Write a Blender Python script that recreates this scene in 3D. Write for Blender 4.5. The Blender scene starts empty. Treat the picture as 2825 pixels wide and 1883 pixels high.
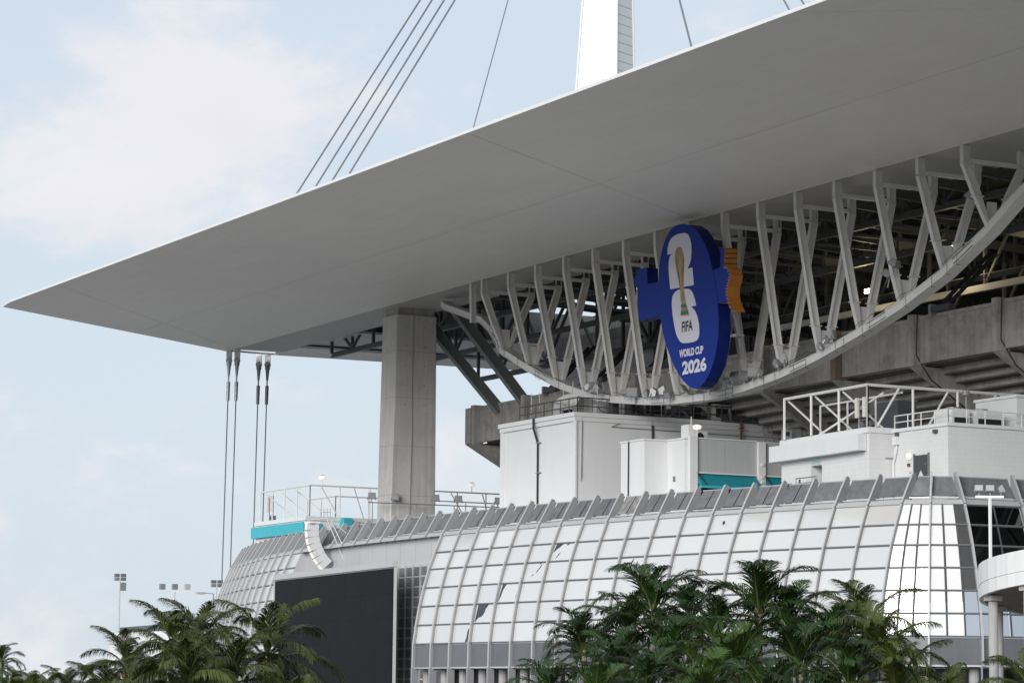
import bpy, math, random
from mathutils import Vector, Matrix, noise as mnoise

# ------------------------------------------------------------------ camera, sky, sun, exposure
scene = bpy.context.scene
F_PX, IMG_W = 8000.0, 2825.0
pitch = math.atan((1936 - 941.5) / F_PX)
roll = 0.010
yaw = math.atan(4244 * math.cos(pitch) / F_PX)
CAM = Vector((0, 0, 1.7))
_fh = Vector((-math.cos(yaw), math.sin(yaw), 0))
_r0 = Vector((math.sin(yaw), math.cos(yaw), 0))
_z = Vector((0, 0, 1))
_fw = _fh * math.cos(pitch) + _z * math.sin(pitch)
_u0 = _z * math.cos(pitch) - _fh * math.sin(pitch)
_rt = _r0 * math.cos(roll) + _u0 * math.sin(roll)
_up = _u0 * math.cos(roll) - _r0 * math.sin(roll)
cam_data = bpy.data.cameras.new('camera')
cam_data.sensor_width = 36.0
cam_data.lens = F_PX / IMG_W * 36.0
cam_data.clip_start = 0.5
cam_data.clip_end = 6000
cam = bpy.data.objects.new('camera', cam_data)
m = Matrix.Identity(4)
for i in range(3):
    m[i][0] = _rt[i]; m[i][1] = _up[i]; m[i][2] = -_fw[i]; m[i][3] = CAM[i]
cam.matrix_world = m
scene.collection.objects.link(cam)
scene.camera = cam

SUN_EL, SUN_AZ = math.radians(20), Vector((0.60, -0.80, 0)).normalized()
world = bpy.data.worlds.new('World')
scene.world = world
world.use_nodes = True
wn, wl = world.node_tree.nodes, world.node_tree.links
wn.clear()
def wnode(t, **kw):
    n = wn.new(t)
    for k, v in kw.items(): setattr(n, k, v)
    return n
out = wnode('ShaderNodeOutputWorld'); bg = wnode('ShaderNodeBackground')
bg.inputs['Strength'].default_value = 0.1
sky = wnode('ShaderNodeTexSky', sky_type='NISHITA', sun_disc=False, sun_elevation=SUN_EL,
            sun_rotation=math.atan2(SUN_AZ.x, SUN_AZ.y), air_density=1.0, dust_density=1.6, ozone_density=1.0)
tc = wnode('ShaderNodeTexCoord')
mp = wnode('ShaderNodeMapping'); mp.inputs['Scale'].default_value = (1, 1, 1.6); mp.inputs['Location'].default_value = (0.31, 0.17, 0.05)
n1 = wnode('ShaderNodeTexNoise'); n1.inputs['Scale'].default_value = 8.5; n1.inputs['Detail'].default_value = 9; n1.inputs['Roughness'].default_value = 0.6; n1.inputs['Distortion'].default_value = 0.25
# one large cloud bank standing in the north-west, besides the scattered ones
dst = wnode('ShaderNodeVectorMath', operation='SUBTRACT'); dst.inputs[1].default_value = (-0.926, 0.332, 0.182)
dsc = wnode('ShaderNodeVectorMath', operation='MULTIPLY'); dsc.inputs[1].default_value = (12, 12, 21)
dln = wnode('ShaderNodeVectorMath', operation='LENGTH')
bank = wnode('ShaderNodeMapRange', interpolation_type='SMOOTHSTEP'); bank.inputs['From Min'].default_value = 1.5; bank.inputs['From Max'].default_value = 0.2
bank.inputs['To Min'].default_value = 0.0; bank.inputs['To Max'].default_value = 0.21
add = wnode('ShaderNodeMath', operation='ADD')
cov = wnode('ShaderNodeMapRange', interpolation_type='SMOOTHSTEP'); cov.inputs['From Min'].default_value = 0.51; cov.inputs['From Max'].default_value = 0.68
cov.inputs['To Max'].default_value = 0.95
pale = wnode('ShaderNodeMix', data_type='RGBA'); pale.inputs[0].default_value = 0.84; pale.inputs[7].default_value = (7.2, 8.15, 9.15, 1)
n2 = wnode('ShaderNodeTexNoise'); n2.inputs['Scale'].default_value = 16; n2.inputs['Detail'].default_value = 6
cr = wnode('ShaderNodeMix', data_type='RGBA'); cr.inputs[6].default_value = (7.9, 7.85, 8.35, 1); cr.inputs[7].default_value = (9.0, 8.95, 9.35, 1)
mx = wnode('ShaderNodeMix', data_type='RGBA')
L = wl.new
L(tc.outputs['Generated'], mp.inputs['Vector']); L(mp.outputs[0], n1.inputs['Vector']); L(mp.outputs[0], n2.inputs['Vector'])
L(tc.outputs['Generated'], dst.inputs[0]); L(dst.outputs[0], dsc.inputs[0]); L(dsc.outputs[0], dln.inputs[0]); L(dln.outputs['Value'], bank.inputs['Value'])
L(n1.outputs['Fac'], add.inputs[0]); L(bank.outputs[0], add.inputs[1]); L(add.outputs[0], cov.inputs['Value'])
L(sky.outputs[0], pale.inputs[6]); L(n2.outputs['Fac'], cr.inputs[0])
L(cov.outputs[0], mx.inputs[0]); L(pale.outputs[2], mx.inputs[6]); L(cr.outputs[2], mx.inputs[7])
L(mx.outputs[2], bg.inputs['Color']); L(bg.outputs[0], out.inputs['Surface'])

sun_d = bpy.data.lights.new('sun', 'SUN')
sun_d.energy = 3.75
sun_d.angle = math.radians(32)
sun_d.color = (1.0, 0.985, 0.965)
sun = bpy.data.objects.new('sun', sun_d)
sdir = SUN_AZ * math.cos(SUN_EL) + _z * math.sin(SUN_EL)
sun.rotation_euler = (-sdir).to_track_quat('-Z', 'Y').to_euler()
sun.location = sdir * 200
scene.collection.objects.link(sun)

scene.view_settings.view_transform = 'Standard'
scene.view_settings.look = 'None'
scene.view_settings.gamma = 1.0
scene.view_settings.use_curve_mapping = False
scene.view_settings.exposure = 0.0
scene.cycles.max_bounces = 8
scene.cycles.diffuse_bounces = 4
scene.cycles.use_denoising = True

# ------------------------------------------------------------------ helpers
rnd = random.Random(7)
COL = scene.collection
WLOC = {}
V = Vector

def tag(o, label=None, cat=None, group=None, kind=None):
    if label: o['label'] = label
    if cat: o['category'] = cat
    if group: o['group'] = group
    if kind: o['kind'] = kind
    return o

def thing(name, loc, label, cat, group=None):
    o = bpy.data.objects.new(name, None)
    o.empty_display_size = 0.5
    o.location = loc
    COL.objects.link(o)
    WLOC[o] = V(loc)
    return tag(o, label, cat, group)

class MB:
    """collects vertices and faces in world coordinates; build() links them as one mesh object"""
    def __init__(s): s.v = []; s.f = []; s.m = []
    def add(s, vs, fs, mi=0):
        b = len(s.v); s.v += [V(p) for p in vs]
        for f in fs: s.f.append([i + b for i in f]); s.m.append(mi)
        return s
    def box(s, lo, hi, mi=0):
        x0, y0, z0 = lo; x1, y1, z1 = hi
        return s.add([(x0,y0,z0),(x1,y0,z0),(x1,y1,z0),(x0,y1,z0),(x0,y0,z1),(x1,y0,z1),(x1,y1,z1),(x0,y1,z1)],
                     [(0,3,2,1),(4,5,6,7),(0,1,5,4),(1,2,6,5),(2,3,7,6),(3,0,4,7)], mi)
    def hexa(s, a, b, mi=0):
        """two quads (lists of four points) joined"""
        return s.add(list(a) + list(b), [(3,2,1,0),(4,5,6,7),(0,1,5,4),(1,2,6,5),(2,3,7,6),(3,0,4,7)], mi)
    def beam(s, p, q, w, h, side=None, mi=0):
        """rectangular bar: w across 'side', h across the other direction"""
        p, q = V(p), V(q); a = (q - p).normalized()
        side = V(side) if side is not None else (V((0,0,1)).cross(a) if abs(a.z) < 0.95 else V((1,0,0)))
        side = (side - a * side.dot(a)).normalized(); o = a.cross(side)
        A = [p + side*w*.5*i + o*h*.5*j for i, j in ((-1,-1),(1,-1),(1,1),(-1,1))]
        B = [v + (q - p) for v in A]
        return s.hexa(A, B, mi)
    def tube(s, p, q, r, n=8, r2=None, mi=0, caps=True):
        p, q = V(p), V(q); a = (q - p).normalized(); r2 = r if r2 is None else r2
        e = (V((0,0,1)) if abs(a.z) < 0.9 else V((1,0,0))); e = a.cross(e).normalized(); g = a.cross(e)
        vs = []
        for c, rr in ((p, r), (q, r2)):
            vs += [c + (e*math.cos(t) + g*math.sin(t))*rr for t in [2*math.pi*i/n for i in range(n)]]
        fs = [(i, (i+1) % n, n + (i+1) % n, n + i) for i in range(n)]
        if caps: fs += [tuple(range(n-1, -1, -1)), tuple(range(n, 2*n))]
        return s.add(vs, fs, mi)
    def path(s, pts, r, n=6):
        for a, b in zip(pts[:-1], pts[1:]): s.tube(a, b, r, n)
        return s
    def prism(s, poly, z0, z1, mi=0):
        n = len(poly)
        vs = [(x, y, z0) for x, y in poly] + [(x, y, z1) for x, y in poly]
        return s.add(vs, [tuple(range(n-1,-1,-1)), tuple(range(n, 2*n))] + [(i, (i+1)%n, n+(i+1)%n, n+i) for i in range(n)], mi)
    def prism_y(s, poly, y0, y1, mf=0, ms=0):
        """outline in (x, z), standing, front towards -y"""
        n = len(poly); k = len(s.v)
        s.v += [V((x, y0, z)) for x, z in poly] + [V((x, y1, z)) for x, z in poly]
        s.f += [list(range(k, k+n)), list(range(k+2*n-1, k+n-1, -1))]; s.m += [mf, ms]
        for i in range(n): s.f.append([k+(i+1)%n, k+i, k+n+i, k+n+(i+1)%n]); s.m.append(ms)
        return s
    def sweep(s, sect, pts, xdir, mi=0):
        """section [(a, b)] swept along pts; a runs along xdir, b across it; mitred"""
        pts = [V(p) for p in pts]; xdir = V(xdir).normalized(); n = len(sect); rings = []
        for i, p in enumerate(pts):
            t1 = (pts[i] - pts[i-1]).normalized() if i else None
            t2 = (pts[i+1] - pts[i]).normalized() if i < len(pts)-1 else None
            t = t1 or t2
            o1 = t.cross(xdir).normalized()
            if t1 and t2:
                o2 = t2.cross(xdir).normalized(); bis = (o1 + o2).normalized(); o = bis / max(.3, bis.dot(o1))
            else: o = o1
            rings.append([p + xdir*a + o*b for a, b in sect])
        fs = []
        for i in range(len(pts)-1):
            fs += [(i*n+j, i*n+(j+1)%n, (i+1)*n+(j+1)%n, (i+1)*n+j) for j in range(n)]
        fs += [tuple(range(n-1,-1,-1)), tuple(range((len(pts)-1)*n, len(pts)*n))]
        return s.add([v for r in rings for v in r], fs, mi)
    def build(s, name, mats, parent=None, label=None, smooth=False, kind=None):
        me = bpy.data.meshes.new(name)
        base = WLOC[parent] if parent is not None else V((0,0,0))
        me.from_pydata([v - base for v in s.v], [], s.f)
        if not isinstance(mats, (list, tuple)): mats = [mats]
        for x in mats: me.materials.append(M[x])
        if len(mats) > 1: me.polygons.foreach_set('material_index', s.m)
        if smooth: me.polygons.foreach_set('use_smooth', [True]*len(me.polygons))
        me.update()
        o = bpy.data.objects.new(name, me); COL.objects.link(o)
        if parent is not None: o.parent = parent
        WLOC[o] = base
        if label: o['label'] = label
        if kind: o['kind'] = kind
        return o

def ipoly(w, d, tf, tw):
    """I-section outline: flanges w wide at both ends of depth d"""
    a, b, c, e = w/2, d/2, tw/2, d/2 - tf
    return [(-a,-b),(a,-b),(a,-e),(c,-e),(c,e),(a,e),(a,b),(-a,b),(-a,e),(-c,e),(-c,-e),(-a,-e)]

def rect(w, h): return [(-w/2,-h/2),(w/2,-h/2),(w/2,h/2),(-w/2,h/2)]

# ------------------------------------------------------------------ materials
M = {}
def mat(name, col, rough=0.6, metal=0.0, var=0.08, scale=1.5, bump=0.0, bscale=8.0, spec=0.5, obj_var=0.0, coat=0.0, streak=0.0, grime=None):
    m = bpy.data.materials.new(name); m.use_nodes = True
    nt = m.node_tree; N = nt.nodes; K = nt.links.new
    b = N['Principled BSDF']
    b.inputs['Roughness'].default_value = rough
    b.inputs['Metallic'].default_value = metal
    b.inputs['Specular IOR Level'].default_value = spec
    b.inputs['Coat Weight'].default_value = coat
    geo = N.new('ShaderNodeNewGeometry')
    nz = N.new('ShaderNodeTexNoise'); nz.inputs['Scale'].default_value = scale; nz.inputs['Detail'].default_value = 6; nz.inputs['Roughness'].default_value = 0.62
    K(geo.outputs['Position'], nz.inputs['Vector'])
    fac = N.new('ShaderNodeMapRange'); fac.inputs['From Min'].default_value = .25; fac.inputs['From Max'].default_value = .75
    fac.inputs['To Min'].default_value = 1 - var; fac.inputs['To Max'].default_value = 1 + var
    K(nz.outputs['Fac'], fac.inputs['Value'])
    cur = fac.outputs[0]
    if streak:
        mp = N.new('ShaderNodeMapping'); mp.inputs['Scale'].default_value = (2.2, 2.2, 0.09)
        K(geo.outputs['Position'], mp.inputs['Vector'])
        n2 = N.new('ShaderNodeTexNoise'); n2.inputs['Scale'].default_value = 1.0; n2.inputs['Detail'].default_value = 5
        K(mp.outputs[0], n2.inputs['Vector'])
        r2 = N.new('ShaderNodeMapRange'); r2.inputs['From Min'].default_value = .3; r2.inputs['From Max'].default_value = .75
        r2.inputs['To Min'].default_value = 1 - streak; r2.inputs['To Max'].default_value = 1 + streak*.4
        K(n2.outputs['Fac'], r2.inputs['Value'])
        mu = N.new('ShaderNodeMath'); mu.operation = 'MULTIPLY'; K(cur, mu.inputs[0]); K(r2.outputs[0], mu.inputs[1]); cur = mu.outputs[0]
    if obj_var:
        oi = N.new('ShaderNodeObjectInfo'); r3 = N.new('ShaderNodeMapRange')
        r3.inputs['To Min'].default_value = 1 - obj_var; r3.inputs['To Max'].default_value = 1 + obj_var
        K(oi.outputs['Random'], r3.inputs['Value'])
        mu = N.new('ShaderNodeMath'); mu.operation = 'MULTIPLY'; K(cur, mu.inputs[0]); K(r3.outputs[0], mu.inputs[1]); cur = mu.outputs[0]
    vm = N.new('ShaderNodeVectorMath'); vm.operation = 'SCALE'; vm.inputs[0].default_value = col[:3]
    K(cur, vm.inputs['Scale']); colout = vm.outputs[0]
    if grime:
        gcol, gscale, lo, hi = grime
        g = N.new('ShaderNodeTexNoise'); g.inputs['Scale'].default_value = gscale; g.inputs['Detail'].default_value = 8; g.inputs['Roughness'].default_value = .7
        K(geo.outputs['Position'], g.inputs['Vector'])
        gr = N.new('ShaderNodeMapRange'); gr.inputs['From Min'].default_value = lo; gr.inputs['From Max'].default_value = hi
        K(g.outputs['Fac'], gr.inputs['Value'])
        mm = N.new('ShaderNodeMix'); mm.data_type = 'RGBA'; mm.inputs[7].default_value = (*gcol, 1)
        K(gr.outputs[0], mm.inputs[0]); K(colout, mm.inputs[6]); colout = mm.outputs[2]
    K(colout, b.inputs['Base Color'])
    if bump:
        bn = N.new('ShaderNodeTexNoise'); bn.inputs['Scale'].default_value = bscale; bn.inputs['Detail'].default_value = 4
        K(geo.outputs['Position'], bn.inputs['Vector'])
        bp = N.new('ShaderNodeBump'); bp.inputs['Strength'].default_value = bump; bp.inputs['Distance'].default_value = 0.05
        K(bn.outputs['Fac'], bp.inputs['Height']); K(bp.outputs[0], b.inputs['Normal'])
    M[name] = m
    return m

mat('ground', (0.25,0.24,0.23), 0.9, var=.2, scale=.05, bump=.2)
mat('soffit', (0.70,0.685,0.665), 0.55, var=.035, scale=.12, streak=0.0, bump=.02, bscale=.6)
mat('inner_soffit', (0.40,0.395,0.385), 0.6, var=.06, scale=.3)  # soffit cladding again, darkened in colour to carry its shade
mat('soffit_gap', (0.10,0.10,0.10), 0.8)
mat('fascia', (0.60,0.596,0.588), 0.4, var=.03)
mat('roof_skin', (0.72,0.72,0.71), 0.6, var=.06, scale=.3)
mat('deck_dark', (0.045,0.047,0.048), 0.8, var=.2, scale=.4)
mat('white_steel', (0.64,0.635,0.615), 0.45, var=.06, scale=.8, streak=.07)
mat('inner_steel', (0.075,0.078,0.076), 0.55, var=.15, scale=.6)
mat('strut_steel', (0.16,0.17,0.17), 0.45, var=.1)
mat('concrete', (0.53,0.52,0.50), 0.88, var=.1, scale=.35, streak=.16, bump=.08, bscale=6, grime=((.36,.35,.33), .5, .55, .85))
mat('concrete_old', (0.40,0.385,0.36), 0.9, var=.22, scale=.5, streak=.22, bump=.2, bscale=5, grime=((.2,.19,.175), .6, .5, .78))
mat('concrete_shaded', (0.13,0.125,0.118), 0.9, var=.2, scale=.5, streak=.2)  # darker concrete: the shade under the treads is put into the colour
mat('concrete_rust', (0.22,0.16,0.125), 0.9, var=.2, scale=.8, streak=.2)
mat('mast', (0.60,0.605,0.61), 0.4, var=.015, scale=.4)
mat('cable', (0.16,0.175,0.195), 0.5, metal=.3, var=.05)
mat('galv', (0.36,0.37,0.38), 0.42, metal=.6, var=.12, scale=3)
mat('zinc_dark', (0.19,0.195,0.20), 0.45, metal=.4, var=.15, scale=2)
mat('film', (0.66,0.657,0.652), 0.08, metal=.42, var=.012, scale=.25, obj_var=.018, bump=.012, bscale=.3)
mat('film_warm', (0.68,0.674,0.660), 0.1, metal=.38, var=.012, scale=.25, obj_var=.025, bump=.012, bscale=.3)
mat('corner_sky_white', (0.76,0.76,0.76), 0.1, metal=.12, var=.012, scale=.25, obj_var=.03)  # white stands in for the bright sky mirrored in the corner panes
mat('rib_cap', (0.42,0.425,0.435), 0.35, var=.04)
mat('rib', (0.26,0.266,0.276), 0.38, var=.05, scale=1.2)
mat('mullion', (0.15,0.153,0.16), 0.45, metal=.2, var=.08)
mat('louvre', (0.155,0.16,0.17), 0.55, var=.12, scale=1.4, streak=.25, obj_var=.12)
mat('louvre_worn', (0.25,0.25,0.245), 0.6, var=.3, scale=2.2, streak=.45)
mat('pane_dark', (0.13,0.133,0.14), 0.3, var=.2, scale=1.0, obj_var=.2)
mat('pane_grey', (0.33,0.335,0.345), 0.3, var=.15, scale=1.0, obj_var=.15)
mat('tray', (0.46,0.465,0.47), 0.4, metal=.2, var=.06)
mat('spandrel', (0.115,0.12,0.13), 0.3, var=.08, scale=.8, obj_var=.08, streak=.1)
mat('bare_glass', (0.03,0.034,0.045), 0.12, var=.5, scale=1.2)
mat('panel_grey', (0.40,0.40,0.415), 0.45, var=.04, scale=.3, obj_var=.02)
mat('dark_void', (0.018,0.019,0.021), 0.25, var=.3, spec=.5)
mat('screen', (0.008,0.008,0.010), 0.6, var=.25, scale=.7, spec=.12)
mat('white_wall', (0.71,0.717,0.72), 0.6, var=.03, scale=.4, streak=.02, bump=.05, bscale=3)
mat('block_wall', (0.69,0.695,0.695), 0.7, var=.04, scale=.7, streak=.025, bump=.08, bscale=5)
mat('grey_sheet', (0.44,0.45,0.45), 0.5, var=.04, scale=.6, streak=.06)
mat('white_rail', (0.74,0.735,0.72), 0.4, var=.05, scale=1.5)
mat('turquoise', (0.05,0.42,0.50), 0.5, var=.04)
mat('teal', (0.012,0.225,0.275), 0.5, var=.05)
mat('black', (0.012,0.012,0.014), 0.5, var=.2)
mat('dark_grey', (0.07,0.072,0.08), 0.5, var=.15)
mat('unit_grey', (0.16,0.165,0.185), 0.5, var=.1)
mat('off_white', (0.66,0.64,0.58), 0.5, var=.06)
mat('rust', (0.16,0.055,0.025), 0.8, var=.3, scale=4)
mat('blue_wrap', (0.004,0.027,0.24), 0.5, spec=.2, var=.04, scale=.6, bump=.06, bscale=1.2)
mat('blue_side', (0.003,0.013,0.12), 0.5, spec=.2, var=.12, scale=.8, bump=.25, bscale=1.0)
mat('orange_side', (0.40,0.15,0.018), 0.45, var=.12, scale=1.5)
mat('print_white', (0.62,0.62,0.68), 0.45, var=.02)
mat('print_black', (0.01,0.01,0.012), 0.5)
mat('gold_print', (0.34,0.225,0.115), 0.5, var=.5, scale=1.3)
mat('gold_dark', (0.13,0.075,0.035), 0.5, var=.3, scale=2)
mat('gold_light', (0.55,0.42,0.26), 0.5, var=.2, scale=2)
mat('green_print', (0.012,0.15,0.10), 0.5, var=.4, scale=4)
mat('leaf', (0.014,0.036,0.005), 0.45, var=.4, scale=1.2, obj_var=.45, spec=.3)
mat('leaf_coconut', (0.040,0.052,0.008), 0.45, var=.4, scale=1.2, obj_var=.4, spec=.3)
mat('leaf_light', (0.028,0.060,0.007), 0.45, var=.3, scale=1.2, obj_var=.3, spec=.3)
mat('rachis', (0.06,0.075,0.022), 0.5, var=.2)
mat('trunk', (0.20,0.17,0.14), 0.9, var=.25, scale=4, bump=.3)
mat('sheath', (0.23,0.12,0.055), 0.8, var=.3, scale=5)
mat('door_dark', (0.055,0.055,0.06), 0.45)
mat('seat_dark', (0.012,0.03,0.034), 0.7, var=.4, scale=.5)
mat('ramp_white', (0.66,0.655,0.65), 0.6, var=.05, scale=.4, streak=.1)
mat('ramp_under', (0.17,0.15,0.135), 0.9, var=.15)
mat('column_grey', (0.34,0.335,0.33), 0.85, var=.12, scale=.7, streak=.15)
mat('pale_print', (0.30,0.55,0.56), 0.6)

def emit(name, col, s):
    m = bpy.data.materials.new(name); m.use_nodes = True
    b = m.node_tree.nodes['Principled BSDF']
    nz = m.node_tree.nodes.new('ShaderNodeTexNoise'); nz.inputs['Scale'].default_value = 5
    b.inputs['Base Color'].default_value = (*col, 1); b.inputs['Emission Color'].default_value = (*col, 1); b.inputs['Emission Strength'].default_value = s
    m.node_tree.links.new(nz.outputs['Fac'], b.inputs['Roughness'])
    M[name] = m
emit('lamp_lit', (1, .93, .82), .55)
emit('lamp_warm', (1, .80, .48), 6.0)

# mirror-coated glazing and the peeled window film
def mirror(name, col, rough):
    m = mat(name, col, rough, metal=1.0, var=.04, scale=.2, bump=.012, bscale=.35, obj_var=.06)
mirror('mirror_glass', (0.66,0.67,0.68), 0.02)
def peeled(name, lo):
    m = mat(name, (0.71,0.715,0.72), 0.08, metal=.42, var=.015, scale=.3)
    nt = m.node_tree; N = nt.nodes; K = nt.links.new; b = N['Principled BSDF']
    src = b.inputs['Base Color'].links[0].from_socket
    geo = N.new('ShaderNodeNewGeometry'); mp = N.new('ShaderNodeMapping')
    mp.inputs['Rotation'].default_value = (0, .5, 0); mp.inputs['Scale'].default_value = (1.2, 1.2, .28)
    K(geo.outputs['Position'], mp.inputs['Vector'])
    g = N.new('ShaderNodeTexNoise'); g.inputs['Scale'].default_value = 1.4; g.inputs['Detail'].default_value = 5; g.inputs['Roughness'].default_value = .6
    K(mp.outputs[0], g.inputs['Vector'])
    r = N.new('ShaderNodeMapRange'); r.inputs['From Min'].default_value = lo; r.inputs['From Max'].default_value = lo + .012
    K(g.outputs['Fac'], r.inputs['Value'])
    mm = N.new('ShaderNodeMix'); mm.data_type = 'RGBA'; mm.inputs[7].default_value = (.04, .045, .06, 1)
    K(r.outputs[0], mm.inputs[0]); K(src, mm.inputs[6]); K(mm.outputs[2], b.inputs['Base Color'])
peeled('film_peeled', .60); peeled('film_scratched', .68)

# soffit cladding: fine planks running along the roof edge
def plank_lines(name, step, amt):
    m = M[name]; nt = m.node_tree; N = nt.nodes; K = nt.links.new; b = N['Principled BSDF']
    src = b.inputs['Base Color'].links[0].from_socket
    geo = N.new('ShaderNodeNewGeometry'); sx = N.new('ShaderNodeSeparateXYZ'); K(geo.outputs['Position'], sx.inputs[0])
    d = N.new('ShaderNodeMath'); d.operation = 'DIVIDE'; d.inputs[1].default_value = step; K(sx.outputs['Y'], d.inputs[0])
    fl = N.new('ShaderNodeMath'); fl.operation = 'FLOOR'; K(d.outputs[0], fl.inputs[0])
    dx = N.new('ShaderNodeMath'); dx.operation = 'DIVIDE'; dx.inputs[1].default_value = 9.0; K(sx.outputs['X'], dx.inputs[0])
    w0 = N.new('ShaderNodeTexWhiteNoise'); w0.noise_dimensions = '1D'; K(fl.outputs[0], w0.inputs['W'])
    ad = N.new('ShaderNodeMath'); ad.operation = 'ADD'; K(dx.outputs[0], ad.inputs[0]); K(w0.outputs['Value'], ad.inputs[1])
    fx = N.new('ShaderNodeMath'); fx.operation = 'FLOOR'; K(ad.outputs[0], fx.inputs[0])
    cb = N.new('ShaderNodeCombineXYZ'); K(fl.outputs[0], cb.inputs[0]); K(fx.outputs[0], cb.inputs[1])
    w = N.new('ShaderNodeTexWhiteNoise'); w.noise_dimensions = '2D'; K(cb.outputs[0], w.inputs['Vector'])
    r = N.new('ShaderNodeMapRange'); r.inputs['To Min'].default_value = 1 - amt; r.inputs['To Max'].default_value = 1 + amt; K(w.outputs['Value'], r.inputs['Value'])
    vm = N.new('ShaderNodeVectorMath'); vm.operation = 'SCALE'; K(src, vm.inputs[0]); K(r.outputs[0], vm.inputs['Scale']); K(vm.outputs[0], b.inputs['Base Color'])
plank_lines('soffit', 0.42, 0.018)
def block_courses(name):
    m = M[name]; nt = m.node_tree; N = nt.nodes; K = nt.links.new; b = N['Principled BSDF']
    src = b.inputs['Base Color'].links[0].from_socket
    geo = N.new('ShaderNodeNewGeometry'); sx = N.new('ShaderNodeSeparateXYZ'); K(geo.outputs['Position'], sx.inputs[0])
    ad = N.new('ShaderNodeMath'); ad.operation = 'ADD'; K(sx.outputs['X'], ad.inputs[0]); K(sx.outputs['Y'], ad.inputs[1])
    cb = N.new('ShaderNodeCombineXYZ'); K(ad.outputs[0], cb.inputs[0]); K(sx.outputs['Z'], cb.inputs[1])
    br = N.new('ShaderNodeTexBrick'); br.inputs['Scale'].default_value = 1.0; br.inputs['Brick Width'].default_value = .8; br.inputs['Row Height'].default_value = .4
    br.inputs['Mortar Size'].default_value = .025; br.inputs['Color1'].default_value = (1,1,1,1); br.inputs['Color2'].default_value = (.985,.985,.985,1); br.inputs['Mortar'].default_value = (.94,.94,.94,1)
    K(cb.outputs[0], br.inputs['Vector'])
    mm = N.new('ShaderNodeMix'); mm.data_type = 'RGBA'; mm.blend_type = 'MULTIPLY'; mm.inputs[0].default_value = 1.0
    K(src, mm.inputs[6]); K(br.outputs['Color'], mm.inputs[7]); K(mm.outputs[2], b.inputs['Base Color'])
block_courses('block_wall')

# ------------------------------------------------------------------ ground
g = MB().add([(-4000,-4000,0),(4000,-4000,0),(4000,4000,0),(-4000,4000,0)], [(0,1,2,3)]).build('ground', 'ground')
tag(g, kind='structure', label='pale paved ground around the stadium')

# ------------------------------------------------------------------ canopy
ZR = 47.7
def fold_y(x): return 142.3 + (x + 190) * (2.7 / -167.0)
can = thing('stadium_canopy', (-250, 125, ZR), 'huge white stadium roof canopy with smooth pale soffit and pointed corner', 'roof')
R_X = -118.0
soff = [(-330.3, 105.6), (-326, 105.05), (R_X, 105.05), (R_X, fold_y(R_X)), (-357.0, 145.0)]
def clip(poly, a, b, c):
    """keep a*x+b*y+c >= 0"""
    res = []
    for i in range(len(poly)):
        p, q = poly[i], poly[(i+1) % len(poly)]
        dp, dq = a*p[0]+b*p[1]+c, a*q[0]+b*q[1]+c
        if dp >= 0: res.append(p)
        if dp*dq < 0:
            t = dp/(dp-dq); res.append((p[0]+(q[0]-p[0])*t, p[1]+(q[1]-p[1])*t))
    return res
def line_through(p, q):
    a, b = q[1]-p[1], p[0]-q[0]; l = math.hypot(a, b); a, b = a/l, b/l
    return a, b, -(a*p[0]+b*p[1])
cuts = [line_through((-340.7,127.7), (-159.9,124.6)), line_through((-209.3,107.3), (-233.9,142.0)),
        line_through((-314.1,109.3), (-350.7,141.8)), line_through((-158,107.3), (-133.4,142.0)),
        line_through((-262,107.3), (-262,142))]
polys = [soff]
for a, b, c in cuts[:4]:
    polys = [r for p in polys for r in (clip(p, a, b, c-.035), clip(p, -a, -b, -c-.035)) if len(r) > 2]
for p in polys: MB().prism(p, ZR, ZR + .12).build('soffit_panel', 'soffit', can)
MB().prism(soff, ZR + .14, ZR + .2).build('soffit_backing', 'soffit_gap', can)
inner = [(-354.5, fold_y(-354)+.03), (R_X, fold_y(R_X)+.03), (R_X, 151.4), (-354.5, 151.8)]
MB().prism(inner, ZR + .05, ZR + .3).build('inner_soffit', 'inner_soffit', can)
# drip line along the fold
MB().hexa([(-356, fold_y(-356)-.06, ZR-.05), (R_X, fold_y(R_X)-.06, ZR-.05), (R_X, fold_y(R_X)+.02, ZR-.05), (-356, fold_y(-356)+.02, ZR-.05)],
          [(-356, fold_y(-356)-.06, ZR-.004), (R_X, fold_y(R_X)-.06, ZR-.004), (R_X, fold_y(R_X)+.02, ZR-.004), (-356, fold_y(-356)+.02, ZR-.004)]).build('fold_trim', 'white_steel', can)
edge = [(R_X,105.05), (-326,105.05), (-330.3,105.6), (-357.0,145.0), (-357.6,150), (-354.0,225)]
def edge_strip(d0, d1, z0, z1, name, m):
    mb = MB()
    pts = []
    for i, p in enumerate(edge):
        ns = []
        for j in (i-1, i):
            if 0 <= j < len(edge)-1:
                a, b = V(edge[j]), V(edge[j+1]); t = (b-a).normalized(); ns.append(V((t.y*-1, t.x)))
        n = sum(ns, V((0,0))); n.normalize(); n = n / max(.5, n.dot(ns[0]))
        n = -n if n.dot(V(p) - V((-250,160))) < 0 else n
        pts.append((V(p)+n*d0, V(p)+n*d1))
    for (a0, a1), (b0, b1) in zip(pts[:-1], pts[1:]):
        mb.hexa([(*a0, z0), (*b0, z0), (*b1, z0), (*a1, z0)], [(*a0, z1), (*b0, z1), (*b1, z1), (*a1, z1)])
    return mb.build(name, m, can)
edge_strip(.01, .1, ZR - .02, ZR + .12, 'fascia', 'fascia')
edge_strip(-.05, .04, ZR + .122, ZR + .145, 'fascia_joint', 'mullion')
edge_strip(-.25, .02, ZR + .147, ZR + .27, 'gutter', 'fascia')
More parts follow.
